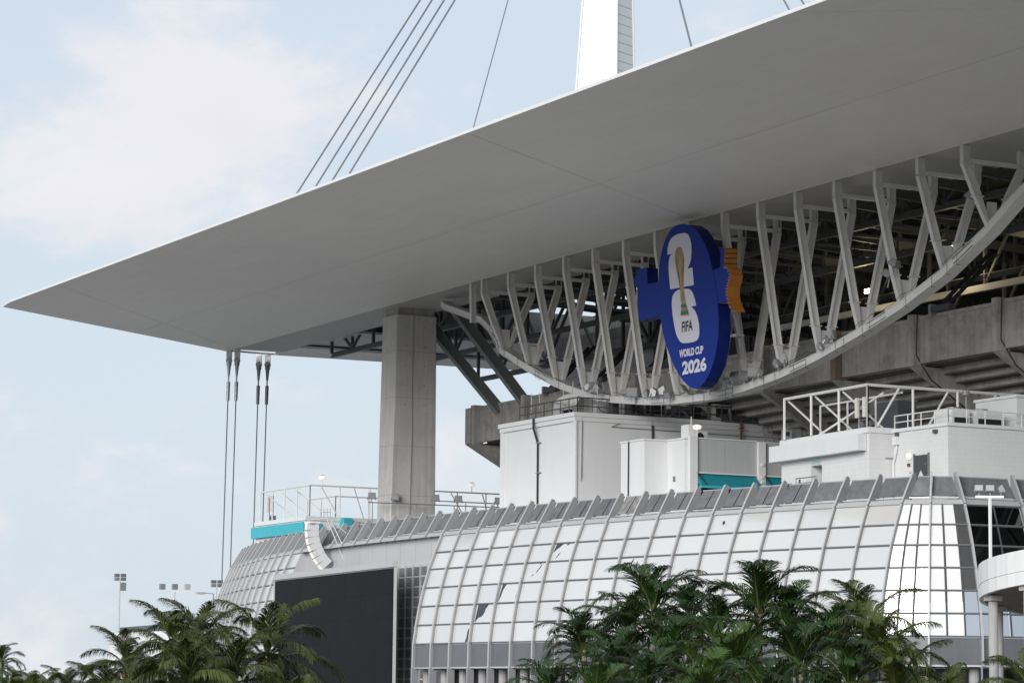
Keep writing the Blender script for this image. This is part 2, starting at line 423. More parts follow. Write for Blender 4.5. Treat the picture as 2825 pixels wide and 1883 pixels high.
# upper skin and the dark deck over the inside
MB().add([(R_X,105.2,ZR+.26),(-326,105.2,ZR+.26),(-330.0,105.75,ZR+.26),(-356.8,145,ZR+.26),(-353.9,225,ZR+.4),(-335,225,53.3),(-335,150,52.6),(R_X,150,52.6)],
         [(0,1,2,3,6,7),(3,4,5,6)]).build('roof_skin', 'roof_skin', can)
MB().box((-299.9,150.3,52.7), (R_X,236,53.0)).build('roof_deck', 'deck_dark', can)
MB().box((-335,150.3,52.7), (-300,176,53.0)).build('roof_deck', 'deck_dark', can)
MB().box((-349,190,52.7), (-300,236,53.0)).build('roof_deck', 'deck_dark', can)
MB().prism([(-356.9,151.9),(-348.5,151.9),(-346,225),(-353.9,225)], ZR, ZR+.3).build('west_soffit', 'soffit', can)
MB().prism([(-348.4,151.9),(-334,151.9),(-332,225),(-345.9,225)], ZR+.5, ZR+.8).build('west_soffit', 'panel_grey', can)  # inner strip of the same soffit; the greyer colour paints its shade

# perimeter V truss
N_V = 15
vx = [-280.79 + 6.387*i for i in range(N_V)]
vz = [40.5,37.95,35.7,33.95,32.85,32.1,31.65,31.45,31.7,32.35,33.4,34.8,36.4,38.5,41.3]
tr = thing('perimeter_truss', (-236, 145.5, 31.5), 'white steel truss of V struts on a curved bottom chord under the roof', 'truss')
for i, (x, zb) in enumerate(zip(vx, vz)):
    yf = fold_y(x) + .1; ym = yf + 3.15; yr = yf + 6.3
    for sgn, yt in ((-1, yf+.45), (1, yr)):
        top = (x, yt, ZR + .04); kink = (x, yt, ZR - 1.5); d = 2.25
        yl = ym + sgn*.42
        yc = yl + (yt - yl) * d / (ZR - 1.5 - zb)
        low = (x, yc, zb + d)
        st = MB().sweep(ipoly(.44, .70, .06, .08), [top, kink, low], (1,0,0)).build('strut', 'white_steel', tr)
        MB().box((x-.23, yt-.35, ZR-1.56), (x+.23, yt+.35, ZR-1.46)).build('stiffener', 'white_steel', st)
        # foot below the collar
        foot = MB().hexa([(x-.22, yl-.17, zb-.1), (x+.22, yl-.17, zb-.1), (x+.22, yl+.17, zb-.1), (x-.22, yl+.17, zb-.1)],
                         [(x-.22, yc-.35, zb+d-.05), (x+.22, yc-.35, zb+d-.05), (x+.22, yc+.35, zb+d-.05), (x-.22, yc+.35, zb+d-.05)]).build('foot', 'white_steel', st)
        MB().box((x-.32, yc-.47, zb+d-.04), (x+.32, yc+.47, zb+d+.05)).build('collar', 'white_steel', st)
    MB().sweep(rect(.34, .34), [(x, yf+.86, ZR-1.25), (x, yr-.42, ZR-1.25)], (1,0,0)).build('cross_beam', 'white_steel', tr)
    MB().box((x-.03, ym-.5, zb-.1), (x+.03, ym+.5, zb+1.9)).build('gusset', 'white_steel', tr)
chord = [(-296.3,47.55),(-295.2,47.0),(-286,44.5),(-283.6,43.2)] + list(zip(vx, vz)) + [(-187.4,43.5),(-178.5,47.5)]
ym = 145.85
pts = [(x, fold_y(x)+3.25, z-.45) for x, z in chord]
for i, (a, b) in enumerate(zip(pts[:-1], pts[1:])):
    a, b = V(a), V(b); t = (b-a).normalized()
    MB().sweep(rect(1.15, .62), [a - t*.02, b + t*.02], (0,1,0)).build('bottom_chord', 'white_steel', tr)
    if 3 <= i < len(pts)-3 and i % 2 == 1:
        c0, c1 = a.lerp(b, .25), a.lerp(b, .72)
        sp = MB().sweep(rect(1.22, .74), [c0, c1], (0,1,0)).build('splice_cover', 'white_steel', tr)
        for k in range(2):
            off = V((-t.z, 0, t.x)) * (.22 if k else -.22)
            MB().sweep(rect(1.36, .05), [c0.lerp(c1,.04)+off, c0.lerp(c1,.96)+off], (0,1,0)).build('bolt_plate', 'mullion', sp)
    for k in (-1, 1):
        n = V((-t.z, 0, t.x))
        MB().sweep(rect(1.3, .05), [a + n*.335*k, b + n*.335*k], (0,1,0)).build('flange', 'white_steel', tr)
MB().sweep(ipoly(.45,.6,.06,.08), [(-283.6, fold_y(-283)+.5, ZR), (-283.6, fold_y(-283)+.6, 43.3)], (1,0,0)).build('end_post', 'white_steel', tr)
# conduits and cable loops hung along the chord
for i in range(3, len(pts)-3):
    a, b = V(pts[i]), V(pts[i+1]); w = []
    for k in range(9):
        p = a.lerp(b, k/8); w.append(p + V((rnd.uniform(-.1,.1), -.78 + rnd.uniform(-.06,.03), .55 + rnd.uniform(-.28,.22))))
    MB().path(w, .022, 4).build('loose_cable', 'black', tr)
    for k in range(2):
        p = a.lerp(b, rnd.uniform(.1,.9))
        MB().path([p+V((0,-.6,.5)), p+V((.1,-.64,-.1)), p+V((.02,-.62,-.55)), p+V((.5,-.6,-.62))], .022, 4).build('loose_cable', 'black', tr)

# inside roof steelwork
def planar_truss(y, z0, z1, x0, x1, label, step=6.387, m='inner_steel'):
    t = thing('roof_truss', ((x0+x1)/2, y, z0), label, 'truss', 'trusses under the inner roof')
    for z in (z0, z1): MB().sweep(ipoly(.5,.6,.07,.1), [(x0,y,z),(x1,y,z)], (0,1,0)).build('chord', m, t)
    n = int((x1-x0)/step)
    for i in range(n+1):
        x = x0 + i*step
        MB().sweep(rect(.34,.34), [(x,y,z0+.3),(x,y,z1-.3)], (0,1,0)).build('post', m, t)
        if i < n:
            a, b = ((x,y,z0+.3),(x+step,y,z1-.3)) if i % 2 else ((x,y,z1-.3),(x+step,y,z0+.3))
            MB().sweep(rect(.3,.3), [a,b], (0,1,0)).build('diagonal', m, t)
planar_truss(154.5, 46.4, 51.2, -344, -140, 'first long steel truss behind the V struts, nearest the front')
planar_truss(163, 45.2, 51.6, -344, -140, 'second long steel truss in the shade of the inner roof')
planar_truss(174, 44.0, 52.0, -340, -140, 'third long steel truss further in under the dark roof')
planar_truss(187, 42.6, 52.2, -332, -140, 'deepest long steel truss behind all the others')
rs = thing('roof_beams', (-240, 165, 47), 'grey steel cross beams running inwards under the dark inner roof', 'beam')
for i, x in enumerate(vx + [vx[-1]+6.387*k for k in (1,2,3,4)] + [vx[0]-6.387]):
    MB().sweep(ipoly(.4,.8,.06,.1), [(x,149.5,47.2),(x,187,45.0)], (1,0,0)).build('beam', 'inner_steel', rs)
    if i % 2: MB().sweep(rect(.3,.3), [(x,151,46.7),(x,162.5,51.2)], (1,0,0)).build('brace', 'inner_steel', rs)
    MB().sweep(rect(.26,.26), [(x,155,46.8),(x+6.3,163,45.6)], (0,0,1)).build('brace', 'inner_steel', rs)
# lower gantry beams lit inside
for y, z, x0, x1 in ((168,41.5,-258,-170),(171,39.2,-250,-165),(175,43.2,-246,-160),(180,37.6,-262,-170)):
    gb = thing('catwalk_beam', ((x0+x1)/2, y, z), {168:'cream catwalk beam inside the stand above the middle row',171:'cream catwalk beam low behind the right struts',175:'cream catwalk beam high behind the right struts',180:'lowest cream catwalk beam deep inside the stand'}[y], 'beam', 'catwalk beams inside')
    MB().sweep(rect(.5,.62), [(x0,y,z),(x1,y,z)], (0,1,0)).build('beam', 'off_white', gb)
    n = int((x1-x0)/9)
    for k in range(n+1):
        x = x0 + k*9
        MB().sweep(rect(.3,.3), [(x,y,z+.3),(x,y,z+5.0)], (0,1,0)).build('hanger', 'inner_steel', gb)
        if k < n: MB().sweep(rect(.22,.22), [(x,y,z+.3),(x+3.6,y,z+4.8)], (0,1,0)).build('brace', 'inner_steel', gb)
    MB().tube((x0,y-.5,z+1.2),(x1,y-.5,z+1.2),.05,6).build('handrail', 'galv', gb)
# the far seating bowl seen as a dark slope behind everything
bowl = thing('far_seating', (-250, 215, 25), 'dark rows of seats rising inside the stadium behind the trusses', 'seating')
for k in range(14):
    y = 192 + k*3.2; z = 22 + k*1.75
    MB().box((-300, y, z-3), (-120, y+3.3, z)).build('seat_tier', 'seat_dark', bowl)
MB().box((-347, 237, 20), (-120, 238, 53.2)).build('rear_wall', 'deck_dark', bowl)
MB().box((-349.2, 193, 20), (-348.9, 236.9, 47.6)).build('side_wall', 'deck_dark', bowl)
# housing of the big board in the corner (grey panelled wall)
hb = thing('scoreboard_housing', (-314, 176, 36), 'grey panelled back of a scoreboard seen between the left V struts', 'wall')
for k in range(5):
    MB().box((-321.5, 175.5, 41.0+k*1.28), (-297, 177, 41.0+k*1.28+1.24)).build('panel', 'panel_grey', hb)
for i, (x,y,z,lab) in enumerate(((-238,165.5,42.9,'warm lit lamp left of the middle V struts'), (-224,166.5,43.9,'warm lit lamp behind the right V struts'), (-214,170,44.6,'warm lit lamp farthest right inside the stand'))):
    lp = thing('work_lamp', (x,y,z), lab, 'lamp', 'lit lamps inside')
    MB().box((x-.35,y-.12,z-.22),(x+.35,y+.05,z+.22)).build('lens', 'lamp_warm', lp)
    MB().box((x-.42,y+.06,z-.28),(x+.42,y+.3,z+.28)).build('housing', 'dark_grey', lp)
    pl = bpy.data.lights.new('lamp_light', 'POINT'); pl.energy = 420; pl.color = (1,.82,.52); pl.shadow_soft_size = .3
    po = bpy.data.objects.new('lamp_light', pl); po.location = (0,-.6,0); po.parent = lp; COL.objects.link(po)

# dark raking struts at the corner
for a, b, lab in (((-311.5,148.6,51.0),(-303.3,158.2,35.9),'dark grey raking steel strut next to the concrete column'),
                  ((-304.0,148.6,52.0),(-296.8,158.2,36.2),'dark grey raking steel strut, the one nearer the V struts')):
    t = thing('raking_strut', b, lab, 'strut', 'raking struts')
    MB().sweep(ipoly(.9,1.2,.1,.7), [a,b], (1,0,0)).build('shaft', 'strut_steel', t)

# ------------------------------------------------------------------ concrete column
cl = thing('concrete_column', (-307, 148, 0), 'tall tapering bare concrete column carrying the roof corner', 'column')
ztop = 46.9
def col_ring(z):
    t = (ztop - z) / 25.0
    x0, x1 = -309.85 + .2*t, -305.9 - .05*t
    y0, y1 = 145.7 - .5*t, 150.95 + .15*t
    c = .35
    return [(x0, y0+.12, z), (x0+.12, y0, z), (x1-.12, y0, z), (x1, y0+.12, z), (x1, y1-.12, z), (x1-.12, y1, z), (x0, y1, z)]
lifts = [46.9, 42.6, 37.1, 31.4, 25.6, 20, 14, 7, 0]
for a, b in zip(lifts[:-1], lifts[1:]):
    A, B = col_ring(b + .03), col_ring(a - .03); n = len(A)
    MB().add(A + B, [tuple(range(n-1,-1,-1)), tuple(range(n,2*n))] + [(i,(i+1)%n,n+(i+1)%n,n+i) for i in range(n)]).build('lift', 'concrete', cl)
    C = [V(p)*1 for p in col_ring(a)]; cen = sum(C, V((0,0,0)))/n
    Ci = [cen + (p-cen)*.985 for p in C]
    MB().add([p - V((0,0,.04)) for p in Ci] + [p + V((0,0,.04)) for p in Ci], [tuple(range(n-1,-1,-1)), tuple(range(n,2*n))] + [(i,(i+1)%n,n+(i+1)%n,n+i) for i in range(n)]).build('joint', 'concrete_old', cl)
MB().prism([(-309.4,145.9),(-306.1,145.9),(-306.1,150.7),(-309.4,150.7)], 46.95, 47.75).build('capital', 'concrete_old', cl)
MB().path([(-305.83,147.9,46.8),(-305.8,147.7,40),(-305.78,147.75,33),(-305.8,147.6,20)], .035, 5).build('conduit', 'galv', cl)
for k in range(10):
    z = 45.5 - (k//2)*2.3; y = 146.9 if k % 2 else 149.4
    MB().tube((-305.94,y,z),(-305.86,y,z),.05,8).build('tie_hole', 'dark_void', cl)

# ------------------------------------------------------------------ tie-down cables at the roof corner
for i, (x, y, lab) in enumerate(((-356.1,145.05,'first vertical tie cable from the left, light grey clevis'), (-355.5,145.95,'second vertical tie cable from the left, light grey clevis'),
                                 (-358.4,150.3,'third vertical tie cable from the left, dark clevis'), (-358.0,151.4,'fourth vertical tie cable, rightmost, dark clevis'))):
    t = thing('tie_cable', (x, y, 0), lab, 'cable', 'tie-down cables of the roof corner')
    dk = 'zinc_dark' if i > 1 else 'galv'
    zz = ZR - .1
    dx, dy = -.466*.011, -.885*.011
    P = lambda z: (x + dx*(zz-z), y + dy*(zz-z), z)
    tang = V((.5,.866,0))
    MB().hexa([V(P(zz-1.9)) + tang*s1*.34 + V((.866,-.5,0))*s2*.09 for s1, s2 in ((-1,-1),(1,-1),(1,1),(-1,1))],
              [V(P(zz+.35)) + tang*s1*.42 + V((.866,-.5,0))*s2*.09 for s1, s2 in ((-1,-1),(1,-1),(1,1),(-1,1))]).build('lug_plate', 'white_steel', t)
    c = V(P(zz-1.25)); n = V((.866,-.5,0))
    MB().tube(c - n*.2, c + n*.2, .42, 20).build('clevis_eye', dk, t)
    MB().tube(c - n*.26, c + n*.26, .17, 14).build('pin', 'galv', t)
    MB().tube(P(zz-1.3), P(zz-3.4), .34, 12, r2=.14).build('clevis', dk, t)
    MB().tube(P(zz-3.4), P(zz-4.1), .11, 10).build('rod', 'galv', t)
    MB().tube(P(zz-4.1), P(zz-6.6), .25, 12, r2=.22).build('socket', dk, t)
    MB().tube(P(zz-6.5), P(0), .085, 8).build('cable', 'cable', t)

# ------------------------------------------------------------------ mast and stay cables
def mast(name, x, y, label, zs, panels=True, s0=1.0):
    t = thing(name, (x, y, ZR), label, 'mast', 'roof masts')
    rt = V((.466,.885,0)); fw = V((-.885,.466,0))
    dl = (rt*-math.sin(math.radians(77)) + fw*math.cos(math.radians(77))) * 4.35
    dr = (rt*math.sin(math.radians(36)) + fw*math.cos(math.radians(36))) * 3.5
    def ring(z, k=1.0):
        s = (1 - (z-65)*.0140) * s0
        m0 = V((x,y,0)) + rt*.25*(1-s)
        a, b, c = m0 + dl*s, m0, m0 + dr*s
        d = a + dr*s
        cen = (a+b+c+d)/4
        return [cen + (p-cen)*k + V((0,0,z)) for p in (a,b,c,d)]
    MB().hexa(ring(ZR+.3,.99), ring(zs,.985)).build('shaft', 'zinc_dark', t)
    MB().hexa(ring(zs,1.0), ring(zs+3,.4)).build('mast_head', 'mast', t)
    if panels:
        z = 59.0
        while z < 82:
            for k in range(4):
                A, B = ring(z+.028), ring(z+.972); Ai, Bi = ring(z+.028,.986), ring(z+.972,.986)
                j = (k+1) % 4
                e = .03
                lp = lambda P, Q, s: P.lerp(Q, s)
                MB().hexa([lp(A[k],A[j],e), lp(A[k],A[j],1-e), lp(B[k],B[j],1-e), lp(B[k],B[j],e)],
                          [lp(Ai[k],Ai[j],e), lp(Ai[k],Ai[j],1-e), lp(Bi[k],Bi[j],1-e), lp(Bi[k],Bi[j],e)]).build('cladding_panel', 'mast', t)
            z += 1.0
        for k in range(4):
            A, B = ring(ZR+.3,1.003)[k], ring(zs,1.003)[k]
            MB().tube(A, B, .13, 8).build('corner_trim', 'mast', t)
    return t
mast('roof_mast', -260.47, 149.24, 'tall white panelled mast rising above the roof edge', 112)
mast('roof_mast', -186.85, 130.0, 'second white mast, holding the upper ends of the four parallel stays', 116, panels=False, s0=.9)
TOP1, TOP2 = V((-187.2,131.2,117.5)), V((-262.4,147.6,111.5))
stays = [((-259.12,112,50.67),TOP1,.085,'leftmost of the four parallel grey stay cables'), ((-254.49,112,50.7),TOP1+V((.5,0,0)),.085,'second from the left of the four parallel stay cables'),
         ((-250.49,112,50.73),TOP1+V((.2,0,-1.5)),.085,'third from the left of the four parallel stay cables'), ((-246.59,112,50.75),TOP1+V((.7,0,-1.5)),.085,'rightmost of the four parallel grey stay cables'),
         ((-220.51,112,50.74),TOP2,.055,'single thin stay cable left of the white mast'), ((-183.95,112,50.75),TOP2,.085,'single stay cable just right of the white mast'),
         ((-170.4,112,50.8),TOP2,.07,'left one of two short stay cables at the top right'), ((-168.5,112,50.8),TOP2+V((0,0,1)),.07,'right one of two short stay cables at the top right')]
for p, q, r, lab in stays:
    p, q = V(p), V(q); d = (q-p).normalized(); p0 = p - d*((p.z-48.6)/d.z)
    t = thing('stay_cable', p0, lab, 'cable', 'stay cables')
    MB().tube(p0, q, r, 8).build('cable', 'cable', t)
    MB().tube(p0, p0 + d*1.2, r*2.2, 8).build('socket', 'galv', t)

# ------------------------------------------------------------------ upper concrete deck
ud = thing('upper_deck', (-245, 158, 33), 'weathered concrete upper stand with parapet, pilasters and stepped underside', 'stand')
YP = 158.0
pil = [-193.7 - 12.78*k for k in range(10)]
for k in range(9):
    a, b = pil[k], pil[k+1]
    zt, zb = 37.75 - .11*k, 33.35 - .10*k
    m_ = 'concrete_old'
    MB().box((b+.46, YP, zb), (a-.46, YP+.5, zt-.35)).build('parapet_panel', m_, ud)
    MB().box((b+.5, YP-.12, zt-.34), (a-.5, YP+.6, zt)).build('coping', 'concrete_old', ud)
for k, x in enumerate(pil):
    zt, zb = 38.0 - .11*k, 33.2 - .10*k
    MB().box((x-.45, YP-.75, zb), (x+.45, YP+.55, zt)).build('pilaster', 'concrete_rust' if k == 3 else 'concrete_old', ud)
    y0, z0 = YP-.75, zb
    MB().add([(x-.4,y0,z0-.02),(x+.4,y0,z0-.02),(x+.4,y0+4,z0-.02),(x-.4,y0+4,z0-.02),
              (x-.4,y0+14,z0-8.2),(x+.4,y0+14,z0-8.2),(x+.4,y0+14,z0-5.4),(x-.4,y0+14,z0-5.4)],
             [(0,1,2,3),(0,4,5,1),(3,2,6,7),(4,7,6,5),(1,5,6,2),(0,3,7,4)]).build('raker_beam', 'concrete_old', ud)
    if k > 2: continue
    MB().path([(x+.47,YP-.3,zt),(x+.47,YP-.45,zb+1),(x+.47,YP+1.2,zb-1.2),(x+.47,YP+6,zb-4.2),(x+.47,YP+11,zb-7)], .06, 5).build('conduit', 'black', ud)
for r in range(9):
    y, z = YP + 1.4 + r*1.36, 33.7 - r*.72
    MB().hexa([(-309,y,z-1.05),(-186,y,z-.25),(-186,y+.16,z-.25),(-309,y+.16,z-1.05)], [(-309,y,z-.2),(-186,y,z+.55),(-186,y+.16,z+.55),(-309,y+.16,z-.2)]).build('riser', 'concrete_old', ud)
    MB().hexa([(-309,y+.05,z-1.2),(-186,y+.05,z-.4),(-186,y+1.5,z-.4),(-309,y+1.5,z-1.2)], [(-309,y+.05,z-1.06),(-186,y+.05,z-.26),(-186,y+1.5,z-.26),(-309,y+1.5,z-1.06)]).build('tread', 'concrete_shaded', ud)
# outer end at the left
MB().box((-310.3,YP-.9,32.45),(-308.9,YP+.5,36.7)).build('end_wall', 'concrete_old', ud)
MB().add([(-310.3,YP-.9,32.4),(-308.9,YP-.9,32.4),(-308.9,YP+.5,32.4),(-310.3,YP+.5,32.4),(-310.3,YP+9,27),(-308.9,YP+9,27),(-308.9,YP+9,34),(-310.3,YP+9,34)],
         [(0,4,5,1),(1,5,6,2),(0,3,7,4),(4,7,6,5),(3,2,6,7)]).build('end_raker', 'concrete_old', ud)
MB().box((-308.8,172,12),(-180,173,30)).build('back_wall', 'deck_dark', ud)
# black support legs of roof equipment standing on the parapet
for x, y, z, lab in ((-290.2,157.5,36.9,'black two-legged damper on the parapet near the satellite dish'), (-279.5,157.6,37.0,'black two-legged damper on the parapet left of the blue sign'),
                     (-268,157.6,37.1,'black two-legged damper on the parapet close behind the blue sign'), (-215.5,157.6,37.7,'black two-legged damper on the right part of the parapet')):
    t = thing('damper', (x,y,z), lab, 'damper', 'roof dampers on the parapet')
    for k in (0,1): MB().tube((x+.3+k*1.3,y,z+.4),(x+2.4+k*1.3,y+4,z+5.2),.2,8).build('leg', 'black', t)
    MB().box((x-.6,y-.35,z),(x+2.2,y+.35,z+.5)).build('base', 'dark_grey', t)
    MB().box((x-1.0,y-.3,z-.3),(x-.62,y+.3,z+.75)).build('junction_box', 'galv', t)

# ------------------------------------------------------------------ curtain wall of the podium
def ytop(x): return 130.3 + .00205*(x+266)**2
prof = [(0.0,20.8),(1.6,18.15),(2.35,16.4),(3.0,14.7),(3.55,12.85),(4.0,11.0),(4.35,9.15),(4.6,7.3),(4.65,4.95)]
ribs = []          # (x, y, theta)
x = -195.4; ribs_left = []
while x > -345.5:
    th = math.atan2(-1, .0041*(x+266)); ribs_left.append((x, ytop(x), th))
    sl = math.sqrt(1 + (.0041*(x+266))**2); x -= 3.59/sl
ribs_left += [(-347.2,145.6,math.radians(-135)), (-348.3,148.4,math.radians(-163)), (-348.6,152,math.radians(-172)), (-349,155.6,math.radians(-172))]
ribs_right = [(-194.6,141.6,math.radians(-40)), (-193.5,143.15,math.radians(-11)), (-193.2,148.7,math.radians(-8)), (-192.6,154.2,math.radians(-8)), (-192,159.8,math.radians(-8))]
ribs = ribs_right[::-1] + ribs_left
cw = thing('curtain_wall', (-262, 130, 0), 'curved silver glass curtain wall with projecting ribs and white panes', 'facade')
def FP(rb, o, z): return V((rb[0] + math.cos(rb[2])*o, rb[1] + math.sin(rb[2])*o, z))
def is_recess(x): return -300 < x < -260.6
iR = len(ribs_right)
first_glass = max(i for i, r in enumerate(ribs) if r[0] > -262.5)
def add_poly_rib(rb, outer, inner, w, name, m, parent=None):
    t = V((-math.sin(rb[2]), math.cos(rb[2]), 0)) * w/2
    mb = MB(); n = len(outer)
    for k in range(n-1):
        q = [FP(rb,*outer[k]), FP(rb,*outer[k+1]), FP(rb,*inner[k+1]), FP(rb,*inner[k])]
        b = len(mb.v); mb.v += [p - t for p in q] + [p + t for p in q]
        fl = [(3,2,1,0),(4,5,6,7),(0,1,5,4),(2,3,7,6)]
        if k == 0: fl.append((3,0,4,7))
        if k == n-2: fl.append((1,2,6,5))
        for f in fl: mb.f.append([i+b for i in f]); mb.m.append(0)
    return mb.build(name, m, parent or cw)
for i, rb in enumerate(ribs):
    fin_o = [(.18,20.85),(.95,19.6),(1.78,18.2)]; fin_i = [(-.15,20.75),(-.1,19.4),(.9,18.0)]
    rec = is_recess(rb[0])
    r = None
    if not rec:
        o = [(a+.2,z) for a, z in prof[1:]]; n_ = [(a-.12,z) for a, z in prof[1:]]
        r = add_poly_rib(rb, o, n_, .10, 'rib', 'rib')
        add_poly_rib(rb, [(a+.3,z) for a, z in prof[1:]], [(a+.205,z) for a, z in prof[1:]], .13, 'rib_cap', 'rib_cap', r)
        MB().hexa([FP(rb,4.85,0)+V((-.13,-.13,0)), FP(rb,4.85,0)+V((.13,-.13,0)), FP(rb,4.4,0)+V((.13,.13,0)), FP(rb,4.4,0)+V((-.13,.13,0))],
                  [FP(rb,4.85,4.94)+V((-.13,-.13,0)), FP(rb,4.85,4.94)+V((.13,-.13,0)), FP(rb,4.4,4.94)+V((.13,.13,0)), FP(rb,4.4,4.94)+V((-.13,.13,0))]).build('column', 'rib', r)
        MB().tube(FP(rb,3.2,0), FP(rb,3.2,4.9), .42, 12).build('round_column', 'column_grey', r)
        fn = add_poly_rib(rb, fin_o, fin_i, .1, 'fin', 'rib', r)
    else:
        fn = add_poly_rib(rb, fin_o, fin_i, .1, 'fin', 'rib')
    add_poly_rib(rb, [(a+.1,z) for a, z in fin_o], [(a+.005,z) for a, z in fin_o], .16, 'fin_cap', 'rib_cap', r or fn)
prow = prof[1:8]
L0 = max(i for i, r_ in enumerate(ribs) if r_[0] > -260.6)
PEEL = {(3,4): [[(.92,1),(.38,1),(.42,.88),(.50,.75),(.52,.6),(.57,.45),(.66,.33),(.8,.28),(.9,.14),(.97,.05),(.95,.4)]],
        (2,5): [[(.06,.97),(.05,.6),(.10,.3),(.15,.03),(.3,.03),(.24,.3),(.22,.62),(.12,.85)]],
        (6,1): [[(.93,.98),(.6,1),(.68,.88),(.75,.78),(.84,.7),(.98,.5),(.96,.75)],[(.45,.95),(.3,.98),(.42,.86)],[(.7,.42),(.62,.5),(.74,.2),(.8,.12)]],
        (4,3): [[(.92,1),(.72,1),(.80,.82),(.86,.66),(.90,.4),(.99,.05),(.97,.5)],[(.12,.55),(.05,.6),(.15,.2)]],
        (5,2): [[(.42,1),(.30,1),(.36,.9)],[(.3,.9),(.27,.86),(.46,.45),(.48,.5)],[(.6,.4),(.57,.36),(.66,.28)]],
        (12,0): [[(.62,.62),(.55,.66),(.5,.5),(.58,.42)]]}
for i in range(len(ribs)-1):
    A, B = ribs[i], ribs[i+1]
    recess = is_recess((A[0]+B[0])/2)
    right_clear = i < iR
    def Q(s, o, z): return FP(A,o,z).lerp(FP(B,o,z), s)
    nrm = V((math.cos((A[2]+B[2])/2), math.sin((A[2]+B[2])/2), 0)) if abs(A[2]-B[2]) < 2 else V((-1,0,0))
    def slab(name, s0, s1, o0, z0, o1, z1, th, m, parent=cw):
        up = V((0,0,1)); q0 = [Q(s0,o0,z0), Q(s1,o0,z0), Q(s1,o1,z1), Q(s0,o1,z1)]
        nn = (q0[1]-q0[0]).cross(q0[3]-q0[0]).normalized()
        if nn.dot(nrm) < 0: nn = -nn
        return MB().hexa([p - nn*th for p in q0], q0).build(name, m, parent)
    # louvred guard between the fins, with its tray and the rounded sill
    lv = slab('louvre_panel', .04, .96, .78, 18.85, -.35, 20.45, .05, 'louvre_worn' if i == iR+9 else 'louvre')
    MB().hexa([Q(.05,.95,18.62), Q(.95,.95,18.62), Q(.95,.45,18.62), Q(.05,.45,18.62)], [Q(.05,.95,18.74), Q(.95,.95,18.74), Q(.95,.45,18.74), Q(.05,.45,18.74)]).build('tray', 'tray', lv)
    MB().tube(Q(.03,-.37,20.5), Q(.97,-.37,20.5), .055, 6).build('top_rail', 'tray', lv)
    if i >= iR+3 and i < iR+17:
        MB().hexa([Q(.55,.80,18.9),Q(.57,.80,18.9),Q(.57,-.31,20.44),Q(.55,-.31,20.44)],[Q(.55,.77,18.9),Q(.57,.77,18.9),Q(.57,-.34,20.44),Q(.55,-.34,20.44)]).build('joint', 'black', lv)
    MB().hexa([Q(.03,1.75,18.1), Q(.97,1.75,18.1), Q(.97,1.2,18.1), Q(.03,1.2,18.1)], [Q(.03,1.45,18.5), Q(.97,1.45,18.5), Q(.97,1.0,18.5), Q(.03,1.0,18.5)]).build('sill', 'tray', cw)
    if recess:
        slab('wall_panel', .01, .99, 1.05, 3.0, 1.05, 18.05, .15, 'panel_grey')
        continue
    for k in range(6):
        (o1, z1), (o0, z0) = prow[k], prow[k+1]
        if right_clear:
            cuts_ = [0,1/3,2/3,1] if i == iR-1 else ([0,.3,.65,1] if i == iR-2 else [0,.5,1])
            for c in range(len(cuts_)-1):
                a, b = cuts_[c]+.025, cuts_[c+1]-.025
                jx = rnd.uniform(-.02,.02)
                slab('pane', a, b, o0-.02+jx, z0+.03, o1-.02-jx, z1-.03, .04, 'corner_sky_white' if (i == iR-1 or (i == iR-2 and c)) else 'mirror_glass')
                if c: 
                    s = cuts_[c]
                    MB().beam(Q(s,o0+.02,z0), Q(s,o1+.02,z1), .09, .12).build('mullion', 'dark_grey', cw)
        else:
            mm = 'film' if rnd.random() < .6 else 'film_warm'
            bay = i - iR
            jt, js = rnd.uniform(-.018,.018), rnd.uniform(-.018,.018)
            pn = slab('pane', .03, .97, o0-.02+jt, z0+.03, o1-.02-jt, z1-.03, .04, mm)
            for poly_ in PEEL.get((L0-1-i, k), []):
                pp_ = []
                for ss, tt in poly_:
                    oo, zz_ = (o0+jt)+(o1-o0-2*jt)*tt, z0+.04+(z1-z0-.08)*tt
                    pp_.append(Q(ss*.93+.035, oo-.005, zz_))
                pb = [p_ - nrm*.02 for p_ in pp_]; m_n = len(pp_)
                MB().add(pp_+pb, [tuple(range(m_n)), tuple(range(2*m_n-1, m_n-1, -1))] + [(q_, m_n+q_, m_n+(q_+1)%m_n, (q_+1)%m_n) for q_ in range(m_n)]).build('peeled_patch', 'bare_glass', pn)
        MB().tube(Q(0,o0+.02,z0), Q(1,o0+.02,z0), .085, 6).build('transom', 'mullion', cw)
    (o1,z1), (o0,z0) = prof[7], prof[8]
    slab('spandrel', .02, .98, o0-.04, z0+.08, o1-.04, z1-.1, .06, 'spandrel')
    MB().hexa([Q(0,o0+.08,z0-.05),Q(1,o0+.08,z0-.05),Q(1,o0-.5,z0-.05),Q(0,o0-.5,z0-.05)],[Q(0,o0+.08,z0+.06),Q(1,o0+.08,z0+.06),Q(1,o0-.5,z0+.06),Q(0,o0-.5,z0+.06)]).build('base_rail', 'tray', cw)
    slab('recess_glass', 0, 1, 1.5, 0, 1.5, 4.8, .05, 'dark_void')
    MB().hexa([Q(0,4.3,4.82),Q(1,4.3,4.82),Q(1,0.5,4.82),Q(0,0.5,4.82)],[Q(0,4.3,4.88),Q(1,4.3,4.88),Q(1,.5,4.88),Q(0,.5,4.88)]).build('ground_floor_soffit', 'dark_void', cw)
for i in range(1, len(ribs)-1):
    m0, m1 = (ribs[i-1][0]+ribs[i][0])/2, (ribs[i][0]+ribs[i+1][0])/2
    if is_recess(m0) and not is_recess(m1):
        oo = [(a_, z_) for a_, z_ in prof[1:]]
        add_poly_rib(ribs[i], oo, [(.9, z_) for a_, z_ in prof[1:]], .08, 'return_wall', 'panel_grey')
